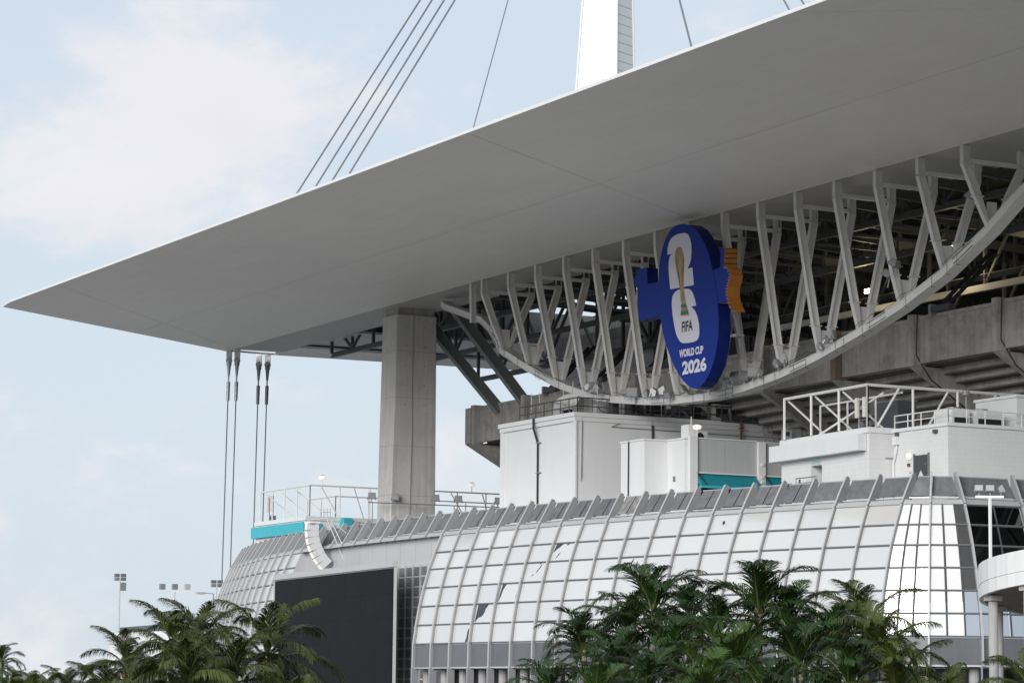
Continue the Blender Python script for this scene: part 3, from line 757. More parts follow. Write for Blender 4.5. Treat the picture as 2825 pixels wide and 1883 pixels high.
# terrace slab behind the ribs
top_poly = [(r[0], r[1]) for r in ribs]
mb = MB(); poly = [(r[0]+math.cos(r[2])*-.2, r[1]+math.sin(r[2])*-.2) for r in ribs] + [(-349,172),(-192,172)]
mb.prism(poly, 18.0, 18.4).build('terrace_slab', 'grey_sheet', cw)
# recessed gridded wall beside the screen
gw = thing('grid_wall', (-268, 129, 0), 'grey framed wall of small dark glass squares right of the black screen', 'wall')
MB().box((-278, 129.0, 2.5), (-258.5, 129.25, 15.55)).build('backing', 'grey_sheet', gw)
gx = [-276.2 + k*1.72 for k in range(9)]
for r in range(12):
    z0 = 3.0 + r*1.035
    for k in range(8):
        MB().box((gx[k]+.12, 128.9, z0), (gx[k]+1.55, 129.02, z0+.84)).build('pane', 'pane_dark', gw)
for k in range(9): MB().box((gx[k]-.06, 128.78, 2.6), (gx[k]+.06, 128.99, 15.5)).build('frame_post', 'tray', gw)

# ------------------------------------------------------------------ black video screen
vs = thing('video_screen', (-281, 126.5, 3), 'large switched-off black video screen in front of the curved facade', 'screen')
a, b = V((-262.28,125.0,0)), V((-300.7,128.58,0)); t = (b-a).normalized(); nn = V((t.y,-t.x,0))
nn = nn if nn.y < 0 else -nn
def vsbox(s0, s1, d0, d1, z0, z1, name, m, p=vs):
    Lh = (b-a).length
    q = [a + t*s0 + nn*d0, a + t*s1 + nn*d0, a + t*s1 + nn*d1, a + t*s0 + nn*d1]
    return MB().hexa([v + V((0,0,z0)) for v in q], [v + V((0,0,z1)) for v in q]).build(name, m, p)
LS = (b-a).length
vsbox(.02, LS, -.35, -.06, 2.5, 15.5, 'cabinet', 'grey_sheet')
nx, nz = 8, 5
for i in range(nx):
    for j in range(nz):
        w_, h_ = (LS-.3)/nx, 12.3/nz
        vsbox(.15+i*w_+.006, .15+(i+1)*w_-.006, -.05, .04+rnd.uniform(-.004,.004), 2.6+j*h_+.005, 2.6+(j+1)*h_-.005, 'led_panel', 'screen')
vsbox(-.02, LS+.1, -.4, .12, 15.02, 15.62, 'top_frame', 'panel_grey')
vsbox(LS, LS+.15, -1.0, .1, 2.5, 15.0, 'side_frame', 'panel_grey')

# ------------------------------------------------------------------ hanging loudspeaker array
la = thing('line_array', (-289, 128, 15.5), 'curved hanging line of white loudspeaker boxes above the black screen', 'loudspeaker')
tx = V((-.466,-.885,0)); rtv = V((.466,.885,0))
dirv = V((.9,-.43,0)).normalized(); side = V((-.43,-.9,0)).normalized()
p = V((-290.2,127.9,20.75)); ang = math.radians(-2)
for k in range(7):
    down = V((0,0,-1))*math.cos(ang) + rtv*math.sin(ang); ac = rtv*math.cos(ang) + V((0,0,1))*math.sin(ang)
    h, w_ = .78, 1.7
    dep = V((.885,-.466,0))*.75
    q0 = [p, p + ac*w_*.72, p + ac*w_*.72 + down*(h-.09), p + down*(h-.09)]
    bxo = MB().hexa(q0, [v + dep for v in q0]).build('speaker_box', 'panel_grey', la)
    q1 = [p - ac*.32, p - ac*.02, p - ac*.02 + down*(h-.09), p - ac*.32 + down*(h-.09)]
    MB().hexa([v + dep*.15 for v in q1], [v + dep*1.02 for v in q1]).build('grille', 'off_white', bxo)
    p = p + down*h
    ang += math.radians(7.5)
for s in (0, .7):
    MB().tube(V((-288.4,129.3,21.3))+rtv*s*.5, V((-284.8,130.3,15.6))+rtv*s, .075, 8).build('support_arm', 'grey_sheet', la)
MB().tube((-291,128.2,21.25),(-288.2,129.4,21.35),.08,8).build('hanger_bar', 'grey_sheet', la)
MB().tube((-288.2,129.4,21.35),(-286.4,132.5,18.4),.07,8).build('brace', 'grey_sheet', la)
MB().box((-290.6,127.6,20.8),(-289.0,128.8,21.0)).build('top_plate', 'white_rail', la)

# ------------------------------------------------------------------ rails
def railing(name, pts, h, label, rails=(1.0,.5), r=.05, m='white_rail', post=2.0, braces=False, group=None, cat='railing', br_in=None, sq=False):
    t = thing(name, pts[0], label, cat, group)
    for a, b in zip(pts[:-1], pts[1:]):
        a, b = V(a), V(b); n = max(1, round((b-a).length/post))
        for f in rails:
            MB().tube(a+V((0,0,h*f)), b+V((0,0,h*f)), r*(1.15 if f == 1 else 1), 6).build('rail', m, t)
        for k in range(n+1):
            p = a.lerp(b, k/n)
            MB().tube(p, p+V((0,0,h)), r, 6).build('post', m, t)
            if braces and k < n:
                p2 = a.lerp(b, (k+1)/n)
                if br_in is not None:
                    MB().tube(p+V((0,0,h*.97)), p+V(br_in)+V((0,0,.1)), r*.85, 6).build('brace', m, t)
                else: MB().tube(p+V((0,0,.05)), p2+V((0,0,h*.97)), r*.8, 6).build('brace', m, t)
    return t

# ------------------------------------------------------------------ terrace block at the left with turquoise band
tb = thing('terrace_block', (-325, 150, 18.4), 'low white roof block with a turquoise band at the left end', 'building')
MB().box((-337.6,141.6,18.4),(-321.9,172,23.3)).build('wall', 'white_wall', tb)
MB().box((-337.75,141.42,23.31),(-321.75,172,23.8)).build('coping', 'white_wall', tb)
MB().box((-338.0,141.1,21.75),(-321.6,141.58,23.1)).build('turquoise_band', 'turquoise', tb)
MB().box((-321.85,141.7,21.6),(-321.6,143.5,23.0)).build('turquoise_return', 'turquoise', tb)
MB().box((-321.85,146.0,20.6),(-320.6,147.2,23.7)).build('turquoise_pier', 'turquoise', tb)
MB().box((-321.85,147.25,21.0),(-321.5,171,22.4)).build('shaded_band', 'teal', tb)  # turquoise band continued, with this side's shade painted into its colour
railing('screen_frame', [(-337.2,142.0,23.8),(-321.9,142.0,23.8),(-321.9,170,23.8)], 3.75, 'tall white pipe frame round the left roof terrace', rails=(1.0,), r=.085, post=4.2, braces=False, cat='railing')
fr2 = railing('screen_frame', [(-335,147.5,23.8),(-326.5,147.5,23.8),(-326.5,170,23.8)], 2.9, 'lower inner white pipe frame on the left roof terrace', rails=(1.0,), r=.08, post=4.6, cat='railing')
for k in range(6):
    y = 143.5 + k*4.4
    MB().tube((-321.9,y,27.4),(-324.0 if k % 2 else -321.9, y+2.3, 23.9),.075,6).build('brace', 'white_rail', fr2)
for k in range(3):
    x = -335.5 + k*4.6
    MB().tube((x,142.1,27.2),(x+2.2,145.5,23.9),.075,6).build('brace', 'white_rail', fr2)

def antenna(x, y, z, h, label, n=2, m='off_white'):
    t = thing('cell_antenna', (x,y,z), label, 'antenna', 'antenna panels')
    for k in range(n):
        px = x + k*1.15
        MB().tube((px,y,z),(px,y,z+h),.06,6).build('mast_pole', 'galv', t)
        MB().box((px-.2,y-.32,z+h*.38),(px+.2,y-.1,z+h*.98)).build('antenna_panel', m, t)
        MB().box((px-.16,y+.1,z+.1),(px+.16,y+.35,z+.8)).build('radio_box', 'unit_grey', t)
    MB().tube((x-.1,y,z+.9),(x+(n-1)*1.15+.1,y,z+.9),.045,6).build('cross_pipe', 'galv', t)
    return t
antenna(-336.4, 142.9, 23.8, 3.3, 'pair of cell antenna panels at the far left terrace corner')
def whip(x, y, z, label):
    t = thing('aerial_frame', (x,y,z), label, 'antenna')
    for k in range(4): MB().tube((x+k*.55,y+k*.2,z),(x+k*.55,y+k*.2,z+1.35),.03,5).build('rod', 'galv', t)
    MB().tube((x,y,z+.9),(x+1.65,y+.6,z+.9),.03,5).build('rail', 'galv', t)
whip(-327.6, 146, 23.8, 'small grey frame of rods standing on the left terrace')

def dome_lamp(x, y, z, label, lit=True):
    t = thing('area_light', (x,y,z), label, 'lamp', 'small area lights on poles')
    MB().tube((x,y,z),(x,y,z+.75),.05,6).build('pole', 'white_rail', t)
    mb = MB(); n = 14
    c = V((x,y,z+1.0)); prof_ = [(.02,.26),(.28,.24),(.42,.1),(.42,-.08),(.3,-.22),(.02,-.26)]
    rings = [[(c.x+r*math.cos(2*math.pi*i/n), c.y+r*math.sin(2*math.pi*i/n), c.z+h) for i in range(n)] for r, h in prof_]
    vs_ = [p for rr in rings for p in rr]
    fs_ = [(j*n+i, j*n+(i+1)%n, (j+1)*n+(i+1)%n, (j+1)*n+i) for j in range(len(rings)-1) for i in range(n)]
    mb.add(vs_, fs_).build('globe', 'lamp_lit' if lit else 'galv', t, smooth=True)
    MB().tube((x,y,z+1.16),(x,y,z+1.3),.36,14,r2=.2).build('cap', 'dark_grey', t)
dome_lamp(-321.9, 143.6, 27.55, 'small white area light on the left terrace frame left of the column')
dome_lamp(-321.9, 164.0, 27.55, 'small white area light on the terrace frame right of the column')
dome_lamp(-236.9, 144.9, 27.05, 'small lit area light on the grey sheet wall top')

# floodlights
def flood(x, y, z, aim, label, s=1.0, group='floodlights along the curved chord', yoke=True, m='galv', name='floodlight', h0=.45):
    t = thing(name, (x,y,z), label, 'floodlight', group)
    d = V(aim).normalized(); rt_ = d.cross(V((0,0,1))).normalized(); u_ = rt_.cross(d)
    c = V((x,y,z+h0*s+.3*s))
    w, h, dp = .48*s, .42*s, .34*s
    fr = [c + d*dp*.5 + rt_*w*i + u_*h*j for i, j in ((-1,-1),(1,-1),(1,1),(-1,1))]
    bk = [c - d*dp + rt_*w*.55*i + u_*h*.6*j for i, j in ((-1,-1),(1,-1),(1,1),(-1,1))]
    MB().hexa(bk, fr).build('housing', m, t)
    fl = [p + d*.015 for p in fr]; cen = sum(fl, V((0,0,0)))/4
    MB().hexa([cen+(p-cen)*.88 for p in fl], [cen+(p-cen)*.88 + d*.02 for p in fl]).build('lens', 'pane_grey', t)
    MB().tube((x,y,z), c - u_*h*.5 - d*.1, .05*s, 6).build('stem', 'galv', t)
    for i in (-1,1): MB().beam(c + rt_*w*1.05*i - u_*h*.2, c + rt_*w*1.05*i - u_*h*1.15, .05*s, .09*s).build('yoke', 'galv', t)
    return t
FX = [(-258.57,33.75),(-257.44,33.64),(-256.38,33.31),(-250.81,32.53),(-249.58,32.23),(-246.7,32.05),(-245.35,31.86),(-243.71,31.9),(-242.48,31.53),(-239.49,31.71),(-237.43,31.83),(-234.75,31.51),(-231.63,31.81),(-230.2,31.97),(-228.6,31.96),(-227.18,32.05),(-225.98,32.15),(-222.98,32.58),(-221.81,32.82),(-215.96,33.62),(-214.96,34.02),(-213.86,34.27)]
ordn = ['first','second','third','fourth','fifth','sixth','seventh','eighth','ninth','tenth','eleventh','twelfth','thirteenth','fourteenth','fifteenth','sixteenth','seventeenth','eighteenth','nineteenth','twentieth','twenty-first','twenty-second']
for i, (x, z) in enumerate(FX):
    az = rnd.uniform(-1.2,1.2)
    flood(x, 145.0+rnd.uniform(-.15,.1), z-.55, (math.sin(az), math.cos(az)*rnd.choice((1,1,-1)), rnd.uniform(.2,.9)), f'grey floodlight on the curved chord, {ordn[i]} from the left', s=rnd.uniform(.85,1.15))
for i, (x, z, lab) in enumerate(((-204.9,38.2,'flat tilted floodlight on the steep right chord, lower of three'),(-203.9,39.0,'flat tilted floodlight on the steep right chord, middle of three'),(-192.8,43.2,'flat tilted floodlight on the steep right chord, highest of three'))):
    flood(x, 144.6, z-.6, (-.5,-.2,-.95), lab, s=1.1, h0=.8)
for i, (y, zz) in enumerate(((142.6,24.6),(145.6,24.6),(150.2,24.6),(153.2,24.6),(158.5,24.6))):
    flood(-304.2 if i > 1 else -305.5, y, zz, (.95,-.2,.1), f'pale floodlight at the foot of the concrete column, {ordn[i]} from the left', s=.95, group='floodlights at the column foot', m='galv')
fbar = thing('light_bar', (-304.6,151,24.3), 'grey pipe bar carrying floodlights at the concrete column foot', 'bar')
MB().tube((-305.2,142,24.55),(-304.1,160,24.55),.07,6).build('pipe', 'galv', fbar)
for y in (142.4,148,153,159): MB().tube((-304.8,y,18.4),(-304.8,y,24.5),.06,6).build('leg', 'galv', fbar)

# ------------------------------------------------------------------ white plant rooms
ordn_ = ['first','second','third','fourth','fifth','sixth']
pr = thing('plant_room', (-262, 150, 18.4), 'tall white flat-roofed plant room beneath the blue sign', 'building')
MB().box((-271.7,142.0,18.4),(-255.5,176,30.0)).build('wall', 'white_wall', pr)
MB().box((-271.85,141.75,30.01),(-255.38,176,30.45)).build('cornice', 'white_wall', pr)
MB().box((-272.0,141.6,30.47),(-255.3,176,30.9)).build('coping', 'white_wall', pr)
MB().box((-271.8,141.8,18.4),(-271.2,141.98,30.0)).build('corner_trim', 'white_wall', pr)
MB().box((-256.0,141.8,18.4),(-255.35,141.98,30.0)).build('corner_trim', 'white_wall', pr)
MB().path([(-255.42,142.6,30.4),(-255.4,142.5,24.2),(-255.42,142.4,24.0)], .05, 6).build('drain_pipe', 'galv', pr)
MB().path([(-255.4,147,30.0),(-255.4,146,29.6),(-255.4,160,29.5),(-255.4,176,29.45)], .04, 5).build('conduit', 'galv', pr)
MB().path([(-255.42,143,20.6),(-255.42,148,20.7)], .04, 5).build('conduit', 'white_rail', pr)
cb = thing('black_cable', (-263.8,141.8,31), 'thick black cable bundle running down the white plant room face', 'cable')
for k in range(3):
    MB().path([(-263.95+k*.12,142.3,31.0),(-263.97+k*.12,141.5,30.85),(-263.95+k*.13,141.5,29.9),(-263.6+k*.08,141.85,28.3),(-263.6+k*.06,141.88,18.4)], .065, 6).build('strand', 'black', cb)
for z in (28.3,25.2,21.6): MB().box((-263.75,141.7,z),(-262.9,141.98,z+.08)).build('clip', 'galv', cb)
cb2 = thing('black_cable', (-255.4,150.8,31), 'thin black cable pair on the shaded side of the plant room', 'cable')
for k in range(3): MB().path([(-255.42,150.7+k*.14,31.2),(-255.4,150.8+k*.1,29),(-255.4,150.75+k*.1,25)], .04, 5).build('strand', 'black', cb2)

railing('roof_railing', [(-268.4,142.3,30.9),(-255.9,142.3,30.9),(-255.9,175,30.9)], 1.55, 'grey pipe railing round the plant room roof', rails=(1.0,.45), r=.065, m='dark_grey', post=1.7)
dish = thing('satellite_dish', (-260.4,143.5,30.9), 'white satellite dish behind the plant room railing', 'satellite dish')
mb = MB(); n = 24; ax = V((.35,-.5,.62)).normalized(); e1 = ax.cross(V((0,0,1))).normalized(); e2 = e1.cross(ax)
rings = []
for k in range(7):
    r = 1.35*k/6; rings.append([V((-260.4,143.6,32.2)) + e1*r*math.cos(2*math.pi*i/n) + e2*r*math.sin(2*math.pi*i/n) + ax*(.16*r*r) for i in range(n)])
mb.add([p for rr in rings for p in rr], [(j*n+i, j*n+(i+1)%n, (j+1)*n+(i+1)%n, (j+1)*n+i) for j in range(6) for i in range(n)]).build('reflector', 'fascia', dish, smooth=True)
MB().tube((-260.4,143.9,30.9),(-260.4,143.8,32.0),.09,8).build('pole', 'galv', dish)
MB().path([(-260.9,143.4,31.5),(-260.0,142.9,32.9)], .04, 5).build('feed_arm', 'galv', dish)
for i, (x, y, h, lab) in enumerate(((-266.2,142.5,2.9,'white whip aerial on the plant room rail, far left'),(-264.6,142.6,2.8,'white whip aerial left of the satellite dish'),(-260.0,142.9,3.3,'white whip aerial just behind the satellite dish'),(-257.6,142.7,3.4,'white whip aerial right of the satellite dish'),(-255.9,144.6,3.0,'white whip aerial at the plant room corner'),(-255.9,149.2,2.9,'white whip aerial beside the grey roof unit'),(-255.9,152.2,3.0,'white whip aerial before the grey roof unit'))):
    t = thing('whip_aerial', (x,y,30.9), lab, 'antenna', 'whip aerials on the plant room')
    MB().tube((x,y,30.9),(x,y,32.2),.04,6).build('post', 'galv', t)
    MB().tube((x,y,32.1),(x,y,30.9+h),.05,6,r2=.035).build('whip', 'fascia', t)
for i, (x0,y0,x1,y1,h,m_,lab) in enumerate(((-258,149.0,-256.6,150.2,1.8,'dark_grey','black cabinet on the plant room roof next to the grey unit'),(-259.5,150.5,-256.6,153.2,2.2,'unit_grey','large grey air handling unit on the plant room roof'),(-257,154.0,-256.2,156.0,1.3,'dark_grey','dark low unit right of the grey air handling unit'),(-256.5,158.6,-256.0,160.6,1.7,'grey_sheet','pale green-grey cabinet on the plant room rail'),(-258.5,164.0,-256.6,169.5,1.8,'unit_grey','long grey duct unit at the shaded end of the plant roof'),(-266.5,145.2,-264.8,147,1.6,'grey_sheet','pale box behind the aerials on the plant roof'))):
    t = thing('roof_unit', ((x0+x1)/2,(y0+y1)/2,30.9), lab, 'roof unit', 'units on the plant room roof')
    MB().box((x0,y0,31.05),(x1,y1,30.9+h)).build('casing', m_, t)
    MB().box((x0+.1,y0+.1,30.9),(x1-.1,y1-.1,31.04)).build('base', 'dark_grey', t)
    MB().box((x0-.05,y0-.05,30.9+h+.01),(x1+.05,y1+.05,30.9+h+.1)).build('lid', m_, t)
    MB().box((x1+.005,y0+.25,31.35),(x1+.03,y1-.25,30.9+h-.3)).build('grille', 'black', t)
for i, (y0, w_, h_, m_) in enumerate(((145.2,.9,1.1,'grey_sheet'),(147.2,.7,1.5,'dark_grey'),(156.6,1.2,1.5,'black'),(161.6,1.0,1.2,'dark_grey'),(163.0,.5,1.6,'unit_grey'),(171.0,1.6,1.5,'dark_grey'))):
    t = thing('roof_cabinet', (-257.5,y0,30.9), f'{ordn_[i]} small dark cabinet from the corner along the plant room railing', 'cabinet', 'cabinets along the plant room railing')
    MB().box((-258.2,y0,31.0),(-257.2,y0+w_,30.9+h_)).build('casing', m_, t)
    MB().box((-258.1,y0+.08,30.9),(-257.3,y0+w_-.08,30.99)).build('foot', 'black', t)
    MB().path([(-257.15,y0+.2,30.9+h_*.7),(-256.7,y0+.3,31.3),(-256.5,y0+.9,31.1),(-256.5,y0+2.4,31.05)], .035, 5).build('flex_pipe', 'black', t)
pp = thing('pipe_run', (-255.3,168,30.6), 'bundle of dark pipes along the shaded plant room roof edge', 'pipe')
for k in range(3): MB().tube((-255.15-.1*k,159,30.95+.28*k),(-254.9-.1*k,176,30.75+.28*k),.13,8).build('pipe', 'dark_grey', pp)
for k in range(6): MB().box((-255.5,160+k*2.8,30.9),(-255.0,160.15+k*2.8,31.9)).build('bracket', 'zinc_dark', pp)
rp = thing('rusty_post', (-255.2,160.3,28.6), 'short rusty red pipe post behind the sheet wall', 'post')
MB().tube((-255.1,161.4,28.4),(-255.1,161.4,31.2),.13,8).build('pipe', 'rust', rp)
MB().box((-255.3,161.2,30.2),(-254.9,161.6,30.3)).build('flange', 'rust', rp)
lad = thing('ladder', (-254.6,164.2,26.6), 'leaning aluminium ladder against the shaded white wall', 'ladder')
for k in (0,1): MB().beam((-253.9,164.3+k*.95,26.8),(-255.0,163.6+k*.95,31.8),.07,.12).build('rail', 'tray', lad)
for k in range(11):
    f = (k+.7)/12; MB().tube((-253.9-1.1*f,164.3-.7*f,26.8+5*f),(-253.9-1.1*f,165.25-.7*f,26.8+5*f),.03,6).build('rung', 'tray', lad)

# second white block with sheet wall and teal awning
b2 = thing('sheet_block', (-242, 146, 18.4), 'white stepped metal-sheet block with grey wall and teal awnings', 'building')
MB().box((-244.76,141.0,18.4),(-240.25,156,26.85)).build('wall', 'white_wall', b2)
MB().box((-244.85,140.9,26.86),(-240.16,156,27.02)).build('coping', 'white_wall', b2)
MB().box((-240.24,143.6,18.4),(-237.0,156,26.85)).build('wall', 'white_wall', b2)
MB().box((-240.2,143.5,26.86),(-236.9,156,27.02)).build('coping', 'white_wall', b2)
MB().box((-236.99,143.9,18.4),(-236.55,144.75,27.15)).build('pilaster', 'white_wall', b2)
MB().box((-236.99,151.6,18.4),(-236.45,152.4,26.95)).build('pilaster', 'white_wall', b2)
MB().box((-236.99,144.76,23.75),(-236.8,147.95,26.95)).build('sheet_panel', 'grey_sheet', b2)
MB().box((-236.99,147.98,23.75),(-236.8,151.58,26.95)).build('sheet_panel', 'grey_sheet', b2)
MB().box((-236.99,152.42,23.75),(-236.8,160,26.95)).build('sheet_panel', 'grey_sheet', b2)
MB().box((-236.99,144.76,26.96),(-236.7,151.58,27.06)).build('coping', 'white_wall', b2)
MB().box((-236.98,144.76,18.4),(-236.95,160,22.3)).build('opening', 'dark_void', b2)
for y0, y1 in ((144.8,151.55),(152.45,160)):
    MB().box((-236.9,y0,23.62),(-236.65,y1,23.74)).build('awning_head', 'white_wall', b2)
    MB().hexa([(-236.9,y0,22.75),(-236.0,y0,22.45),(-236.0,y1,22.45),(-236.9,y1,22.75)], [(-236.9,y0,23.6),(-236.05,y0,22.75),(-236.05,y1,22.75),(-236.9,y1,23.6)]).build('awning', 'teal', b2)
    MB().hexa([(-236.3,y0,22.2),(-235.95,y0,22.2),(-235.95,y1,22.2),(-236.3,y1,22.2)], [(-236.3,y0,22.43),(-235.95,y0,22.43),(-235.95,y1,22.43),(-236.3,y1,22.43)]).build('awning_valance', 'turquoise', b2)
    MB().tube((-236.5,y0-.1,23.7),(-235.9,y0+.6,22.5),.06,6).build('awning_arm', 'black', b2)
MB().path([(-243.1,140.95,27.0),(-243.1,140.88,26.7),(-243.2,140.9,18.4)], .07, 6).build('black_cable', 'black', b2)
for z in (24.6,23.4,22.9): MB().box((-236.44,151.85,z),(-236.3,152.15,z+.28)).build('junction_box', 'off_white' if z < 24 else 'white_wall', b2)
MB().box((-239.0,143.45,22.9),(-238.8,143.58,23.4)).build('lock_plate', 'zinc_dark', b2)
railing('guard_rail', [(-250.5,138.6,18.4),(-243.4,138.6,18.4),(-241.0,141.0,18.4)], 2.35, 'short white guard rail in front of the sheet block', rails=(1.0,.55), r=.055, post=3.2)
sl = thing('solar_lamp', (-238.5,146,27), 'white lamp box with tilted black solar panel on the sheet block', 'lamp')
MB().box((-239.4,144.6,27.02),(-238.0,145.6,28.4)).build('box', 'white_wall', sl)
MB().tube((-238.5,145.2,28.4),(-238.5,145.2,29.2),.06,6).build('pole', 'white_rail', sl)
MB().beam((-239.5,144.8,29.9),(-238.7,145.2,29.1),.5,.06).build('solar_panel', 'black', sl)
ac = thing('condenser', (-240.5,149,27), 'white air-conditioner condenser with round fan on the sheet block', 'air conditioner')
MB().box((-243,147.4,27.05),(-242,149.2,28.25)).build('casing', 'off_white', ac)
MB().tube((-241.99,148.3,27.65),(-241.93,148.3,27.65),.45,20).build('fan', 'black', ac)
MB().box((-242.4,146.9,27.05),(-242.2,147.3,28.3)).build('side_bracket', 'off_white', ac)
eb = thing('electrical_box', (-240,158,27), 'grey electrical cabinet with small white meter box', 'cabinet')
MB().box((-241.5,157.6,27.1),(-240.6,159.2,28.9)).build('cabinet', 'grey_sheet', eb)
MB().box((-240.59,156.9,27.6),(-240.2,157.9,28.7)).build('meter_box', 'white_wall', eb)
MB().box((-240.19,157.2,28.1),(-240.17,157.6,28.5)).build('window', 'dark_grey', eb)

# right-hand block building
ba = thing('toilet_block', (-213, 146, 18.4), 'pale block-built toilet block with projecting fascia and women doorway', 'building')
MB().prism([(-220.8,144.0),(-215.5,143.66),(-215.5,147.5),(-213.55,147.5),(-213.55,143.53),(-205.5,143.0),(-205.5,158),(-220.8,158)], 18.4, 22.8).build('lower_wall', 'block_wall', ba)
MB().prism([(-220.8,144.0),(-205.5,143.0),(-205.5,158),(-220.8,158)], 22.81, 25.0).build('upper_wall', 'block_wall', ba)
MB().prism([(-220.95,143.9),(-205.4,142.85),(-205.4,158.1),(-220.95,158.1)], 25.01, 25.5).build('coping', 'white_wall', ba)
MB().prism([(-221.5,143.1),(-205.9,142.1),(-205.9,142.97),(-221.5,143.97)], 23.5, 24.92).build('fascia_board', 'white_wall', ba)
MB().box((-215.48,147.3,18.4),(-213.57,147.45,22.8)).build('doorway', 'dark_grey', ba)
MB().box((-219.9,143.78,19.6),(-218.9,143.93,21.5)).build('vent_window', 'dark_grey', ba)
for x, z, s in ((-217.5,21.6,.16),(-208.9,21.7,.14)): MB().box((x-s,143.2-(.065*(x+208))-.05,z-s),(x+s,143.35-(.065*(x+208)),z+s)).build('wall_plate', 'rust' if s > .15 else 'white_wall', ba)
b3 = thing('machine_room', (-202, 150, 18.4), 'tall pale block-built machine room with a dark door', 'building')
MB().box((-205.45,145.5,18.4),(-197.6,162,25.1)).build('wall', 'block_wall', b3)
MB().box((-205.6,145.35,25.11),(-197.45,162,25.4)).build('coping', 'white_wall', b3)
dr = MB().box((-202.25,145.38,19.4),(-200.35,145.49,22.9)).build('door', 'door_dark', b3)
MB().box((-202.4,145.34,19.4),(-202.26,145.49,23.05)).build('frame', 'zinc_dark', dr)
MB().box((-200.34,145.34,19.4),(-200.2,145.49,23.05)).build('frame', 'zinc_dark', dr)
MB().prism_y([(-201.3,20.5),(-200.9,21.05),(-201.3,21.6),(-201.7,21.05)], 145.33, 145.37).build('hazard_diamond', 'fascia', dr)
MB().box((-201.5,145.33,19.9),(-201.1,145.37,20.3)).build('notice', 'fascia', dr)
MB().tube((-200.55,145.38,22.1),(-200.55,145.25,22.1),.06,8).build('handle', 'galv', dr)
bl = MB().tube((-203.0,145.48,22.9),(-203.0,145.25,22.9),.26,16).build('bulkhead_lamp', 'lamp_lit', b3)
MB().tube((-203.0,145.48,22.9),(-203.0,145.4,22.9),.31,16).build('rim', 'white_rail', bl)
MB().box((-203.3,145.36,22.05),(-203.0,145.49,22.3)).build('alarm_box', 'rust', b3)
MB().box((-203.1,145.36,21.5),(-202.85,145.49,21.7)).build('alarm_box', 'off_white', b3)
MB().path([(-204.8,145.4,25.0),(-204.8,145.35,23.6),(-205.3,145.35,22.4),(-205.3,145.38,18.4)], .1, 8).build('downpipe', 'white_wall', b3)
MB().box((-205.1,145.1,24.0),(-204.5,145.49,24.7)).build('rain_head', 'white_wall', b3)
MB().box((-204.9,145.2,24.75),(-204.6,145.49,25.05)).build('camera_box', 'dark_grey', b3)
MB().box((-199.4,145.2,24.6),(-199.0,145.49,24.9)).build('camera_box', 'dark_grey', b3)
MB().tube((-205.4,144.6,22.9),(-205.4,145.4,22.9),.04,6).build('pipe_stub', 'galv', ba)
railing('roof_railing', [(-205.4,145.6,25.4),(-197.7,145.6,25.4),(-197.7,161,25.4)], 1.15, 'white two-rail railing on the machine room roof', rails=(1.0,.5), r=.05, post=1.85)
fr = railing('screen_frame', [(-219.7,143.6,25.5),(-205.6,142.9,25.5),(-205.6,162,25.5)], 3.65, 'tall white square-pipe frame on the toilet block roof', rails=(1.0,), r=.12, post=4.75)
for k in range(4):
    y = 146.2 + k*5.2
    MB().tube((-205.6,y,29.0),(-205.6,y-2.3,25.6),.1,6).build('brace', 'white_rail', fr)
for k in range(3):
    x = -219.5 + k*4.7; y = 143.7 - .05*(x+219.5)
    MB().tube((x+.1,y+.1,29.0),(x+1.6,y+3.6,25.6),.1,6).build('brace', 'white_rail', fr)
    MB().tube((x+.1,y+3.6,25.5),(x+.1,y+3.6,28.7),.1,6).build('rear_post', 'white_rail', fr)
MB().tube((-219.4,147.3,28.7),(-205.7,146.6,28.7),.1,6).build('rear_rail', 'white_rail', fr)
MB().tube((-215.5,144.5,25.6),(-209,147,29),.1,6).build('brace', 'white_rail', fr)
antenna(-208.9, 144.3, 25.5, 2.9, 'pair of cream cell antenna panels on the toilet block roof')
t = thing('roof_unit', (-214,148,25.5), 'tall dark cabinet inside the white frame on the toilet block', 'roof unit')
MB().box((-213.6,149.2,25.55),(-210.0,151.2,28.5)).build('casing', 'dark_grey', t)
MB().box((-213.7,149.1,28.51),(-209.9,151.3,28.65)).build('lid', 'zinc_dark', t)
t = thing('roof_unit', (-200,148,25.4), 'pair of white fan units behind the machine room railing', 'roof unit')
for k, (y0, y1) in enumerate(((146.7,148.5),(149.2,152.0))):
    MB().box((-201,y0,25.45),(-198.6,y1,26.75)).build('casing', 'white_wall', t)
    MB().tube((-199.8,(y0+y1)/2,26.76),(-199.8,(y0+y1)/2,26.95),.6,18).build('fan_collar', 'zinc_dark', t)
    MB().box((-198.59,y0+.2,25.5),(-198.55,y1-.2,26.0)).build('opening', 'black', t)
t = thing('weather_sensor', (-199.6,148.4,26.9), 'grey mushroom-shaped sensor on the machine room roof', 'sensor')
MB().tube((-199.2,148.6,26.5),(-199.2,148.6,28.0),.05,6).build('pole', 'galv', t)
MB().tube((-199.2,148.6,28.0),(-199.2,148.6,28.35),.42,14,r2=.3).build('head', 'galv', t)
t = thing('roof_housing', (-199,156,25.4), 'small white roof housing at the right edge of the machine room', 'building')
MB().box((-204,153.2,25.4),(-198.2,160,28.0)).build('wall', 'white_wall', t)
MB().box((-204.1,153.05,28.01),(-198.05,160,28.25)).build('coping', 'white_wall', t)
MB().tube((-198.15,155.6,27.2),(-198.0,155.6,27.2),.16,10).build('lamp', 'dark_grey', t)
railing('gate_frame', [(-216.3,142.6,18.4),(-213.0,142.6,18.4)], 3.3, 'small grey pipe gate before the women doorway', rails=(1.0,.86), r=.05, m='galv', post=3.4)
railing('stair_rail', [(-204.3,143.6,18.4),(-202.8,143.6,18.4)], 2.2, 'dark hoop rail left of the dark door', rails=(1.0,), r=.04, m='black', post=1.6)
